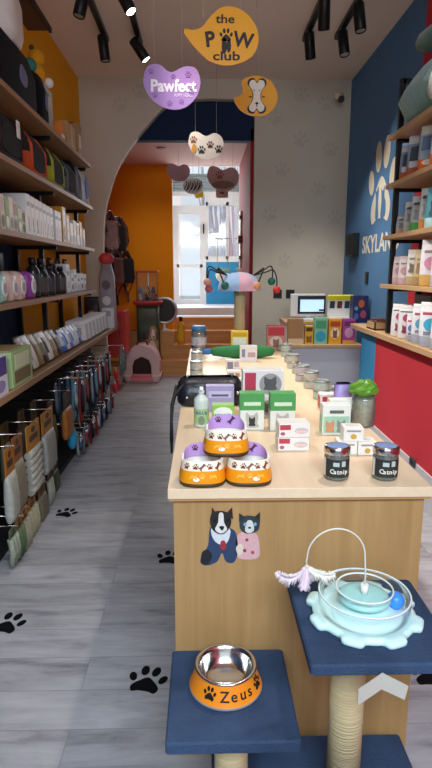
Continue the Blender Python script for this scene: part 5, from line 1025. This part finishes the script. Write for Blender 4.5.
HC_ = ['241d1c', '2b2222', '6b4038', '1d1a1c', 'a88078', '33272a', '201c1e', '7a4a44', '2a2424', '191718']
for i in range(14):
    y = 6.98 + .12 * i; xx = -1.40 + .15 + .055 * (i % 3) + (.05 if i > 9 else 0); z = 2.24 if i % 2 == 0 else 1.80
    if z < 2: MB().box((.012, y - 7.7, z - 2.25), (.024, .10, .04)).build('rail', BLACK, rl)
    MB().cyl((.0, y - 7.7, z - 2.25), (xx + 1.42, y - 7.7, z - 2.25), .006, n=6).build('hook', STEEL, rl)
    h = thing('dog_harness', '%s dog harness from the arch, hanging on the rear side wall, %s row' % (ORD[i], 'upper' if i % 2 == 0 else 'lower'), 'harness', (xx, y, z - .007), -90, 'harnesses on the rear side wall')
    L = .42 + .1 * (i % 3)
    MB().tube([(.0, 0, 0), (.02, -.08, -L * .25), (.0, -.10, -L * .6), (0, 0, -L), (0, .10, -L * .6), (.02, .08, -L * .25), (0, 0, 0)], .022, n=6, flat=.6).build('strap', M(HC_[i % 10], .8, var=.3), h)
    MB().box((.01, 0, -L * .45), (.06, .19, L * .55), bev=.025).build('chest_pad', M(HC_[(i + 2) % 10], .85, var=.4), h)
    MB().box((.0, .0, -L - .05), (.02, .03, .12)).build('buckle_strap', M(HC_[(i + 1) % 10], .7), h)
# porch: hanging basket and planter before the blue panel
for i, (px, Y, l) in enumerate(((222.5, 10.2, 'round basket planter with green leaves hanging before the blue panel'), (241, 10.2, 'small white planter at the edge of the red wall'))):
    c = at(px, 274, Y=Y); s_ = (1, .8)[i]; o = thing('hanging_planter', l, 'plant', (c.x, Y, c.z), 0)
    MB().lathe([(.06 * s_, -.14), (.11 * s_, -.08), (.125 * s_, 0), (.11 * s_, .01)], n=20).build('pot', M('d2cec2', .7), o)
    m = MB()
    for k in range(26): a = random.uniform(0, 6.28); q = random.uniform(.03, .13) * s_; m.ball((q * math.cos(a), q * math.sin(a), .03 + random.uniform(0, .08)), .022, n=6, sz=.4)
    m.build('foliage', M('7d8a54', .8, var=.4), o)
    m = MB()
    for sx in ((-.1, .1) if i == 0 else (0,)): m.cyl((sx * s_, 0, .0), (sx * s_ * .8, 0, 3.38 - c.z if i == 9 else .62), .007, n=6)
    m.build('cord', M('8d7f6a'), o)
    MB().cyl((-.14 * s_, 0, .62), (.14 * s_, 0, .62), .01, n=8).cyl((0, 0, .62), (0, .26, .62), .009, n=8).build('bracket', M('6f6a60'), o)
o = thing('wall_mirror', 'narrow pale edged mirror panel on the dark red wall', 'mirror', (.552, 8.2, 1.95)); MB().box((-.012, 0, 0), (.024, .12, .78), bev=.006).build('panel', M('d8b8a8', .35), o); MB().box((-.03, -.02, .0), (.05, .22, .10), bev=.01).build('bracket', M('6a2f28', .5), o); MB().box((-.025, -.06, .3), (.03, .10, .05)).build('bracket', M('6a2f28', .5), o); MB().box((-.025, -.05, -.25), (.03, .08, .05)).build('bracket', M('6a2f28', .5), o)
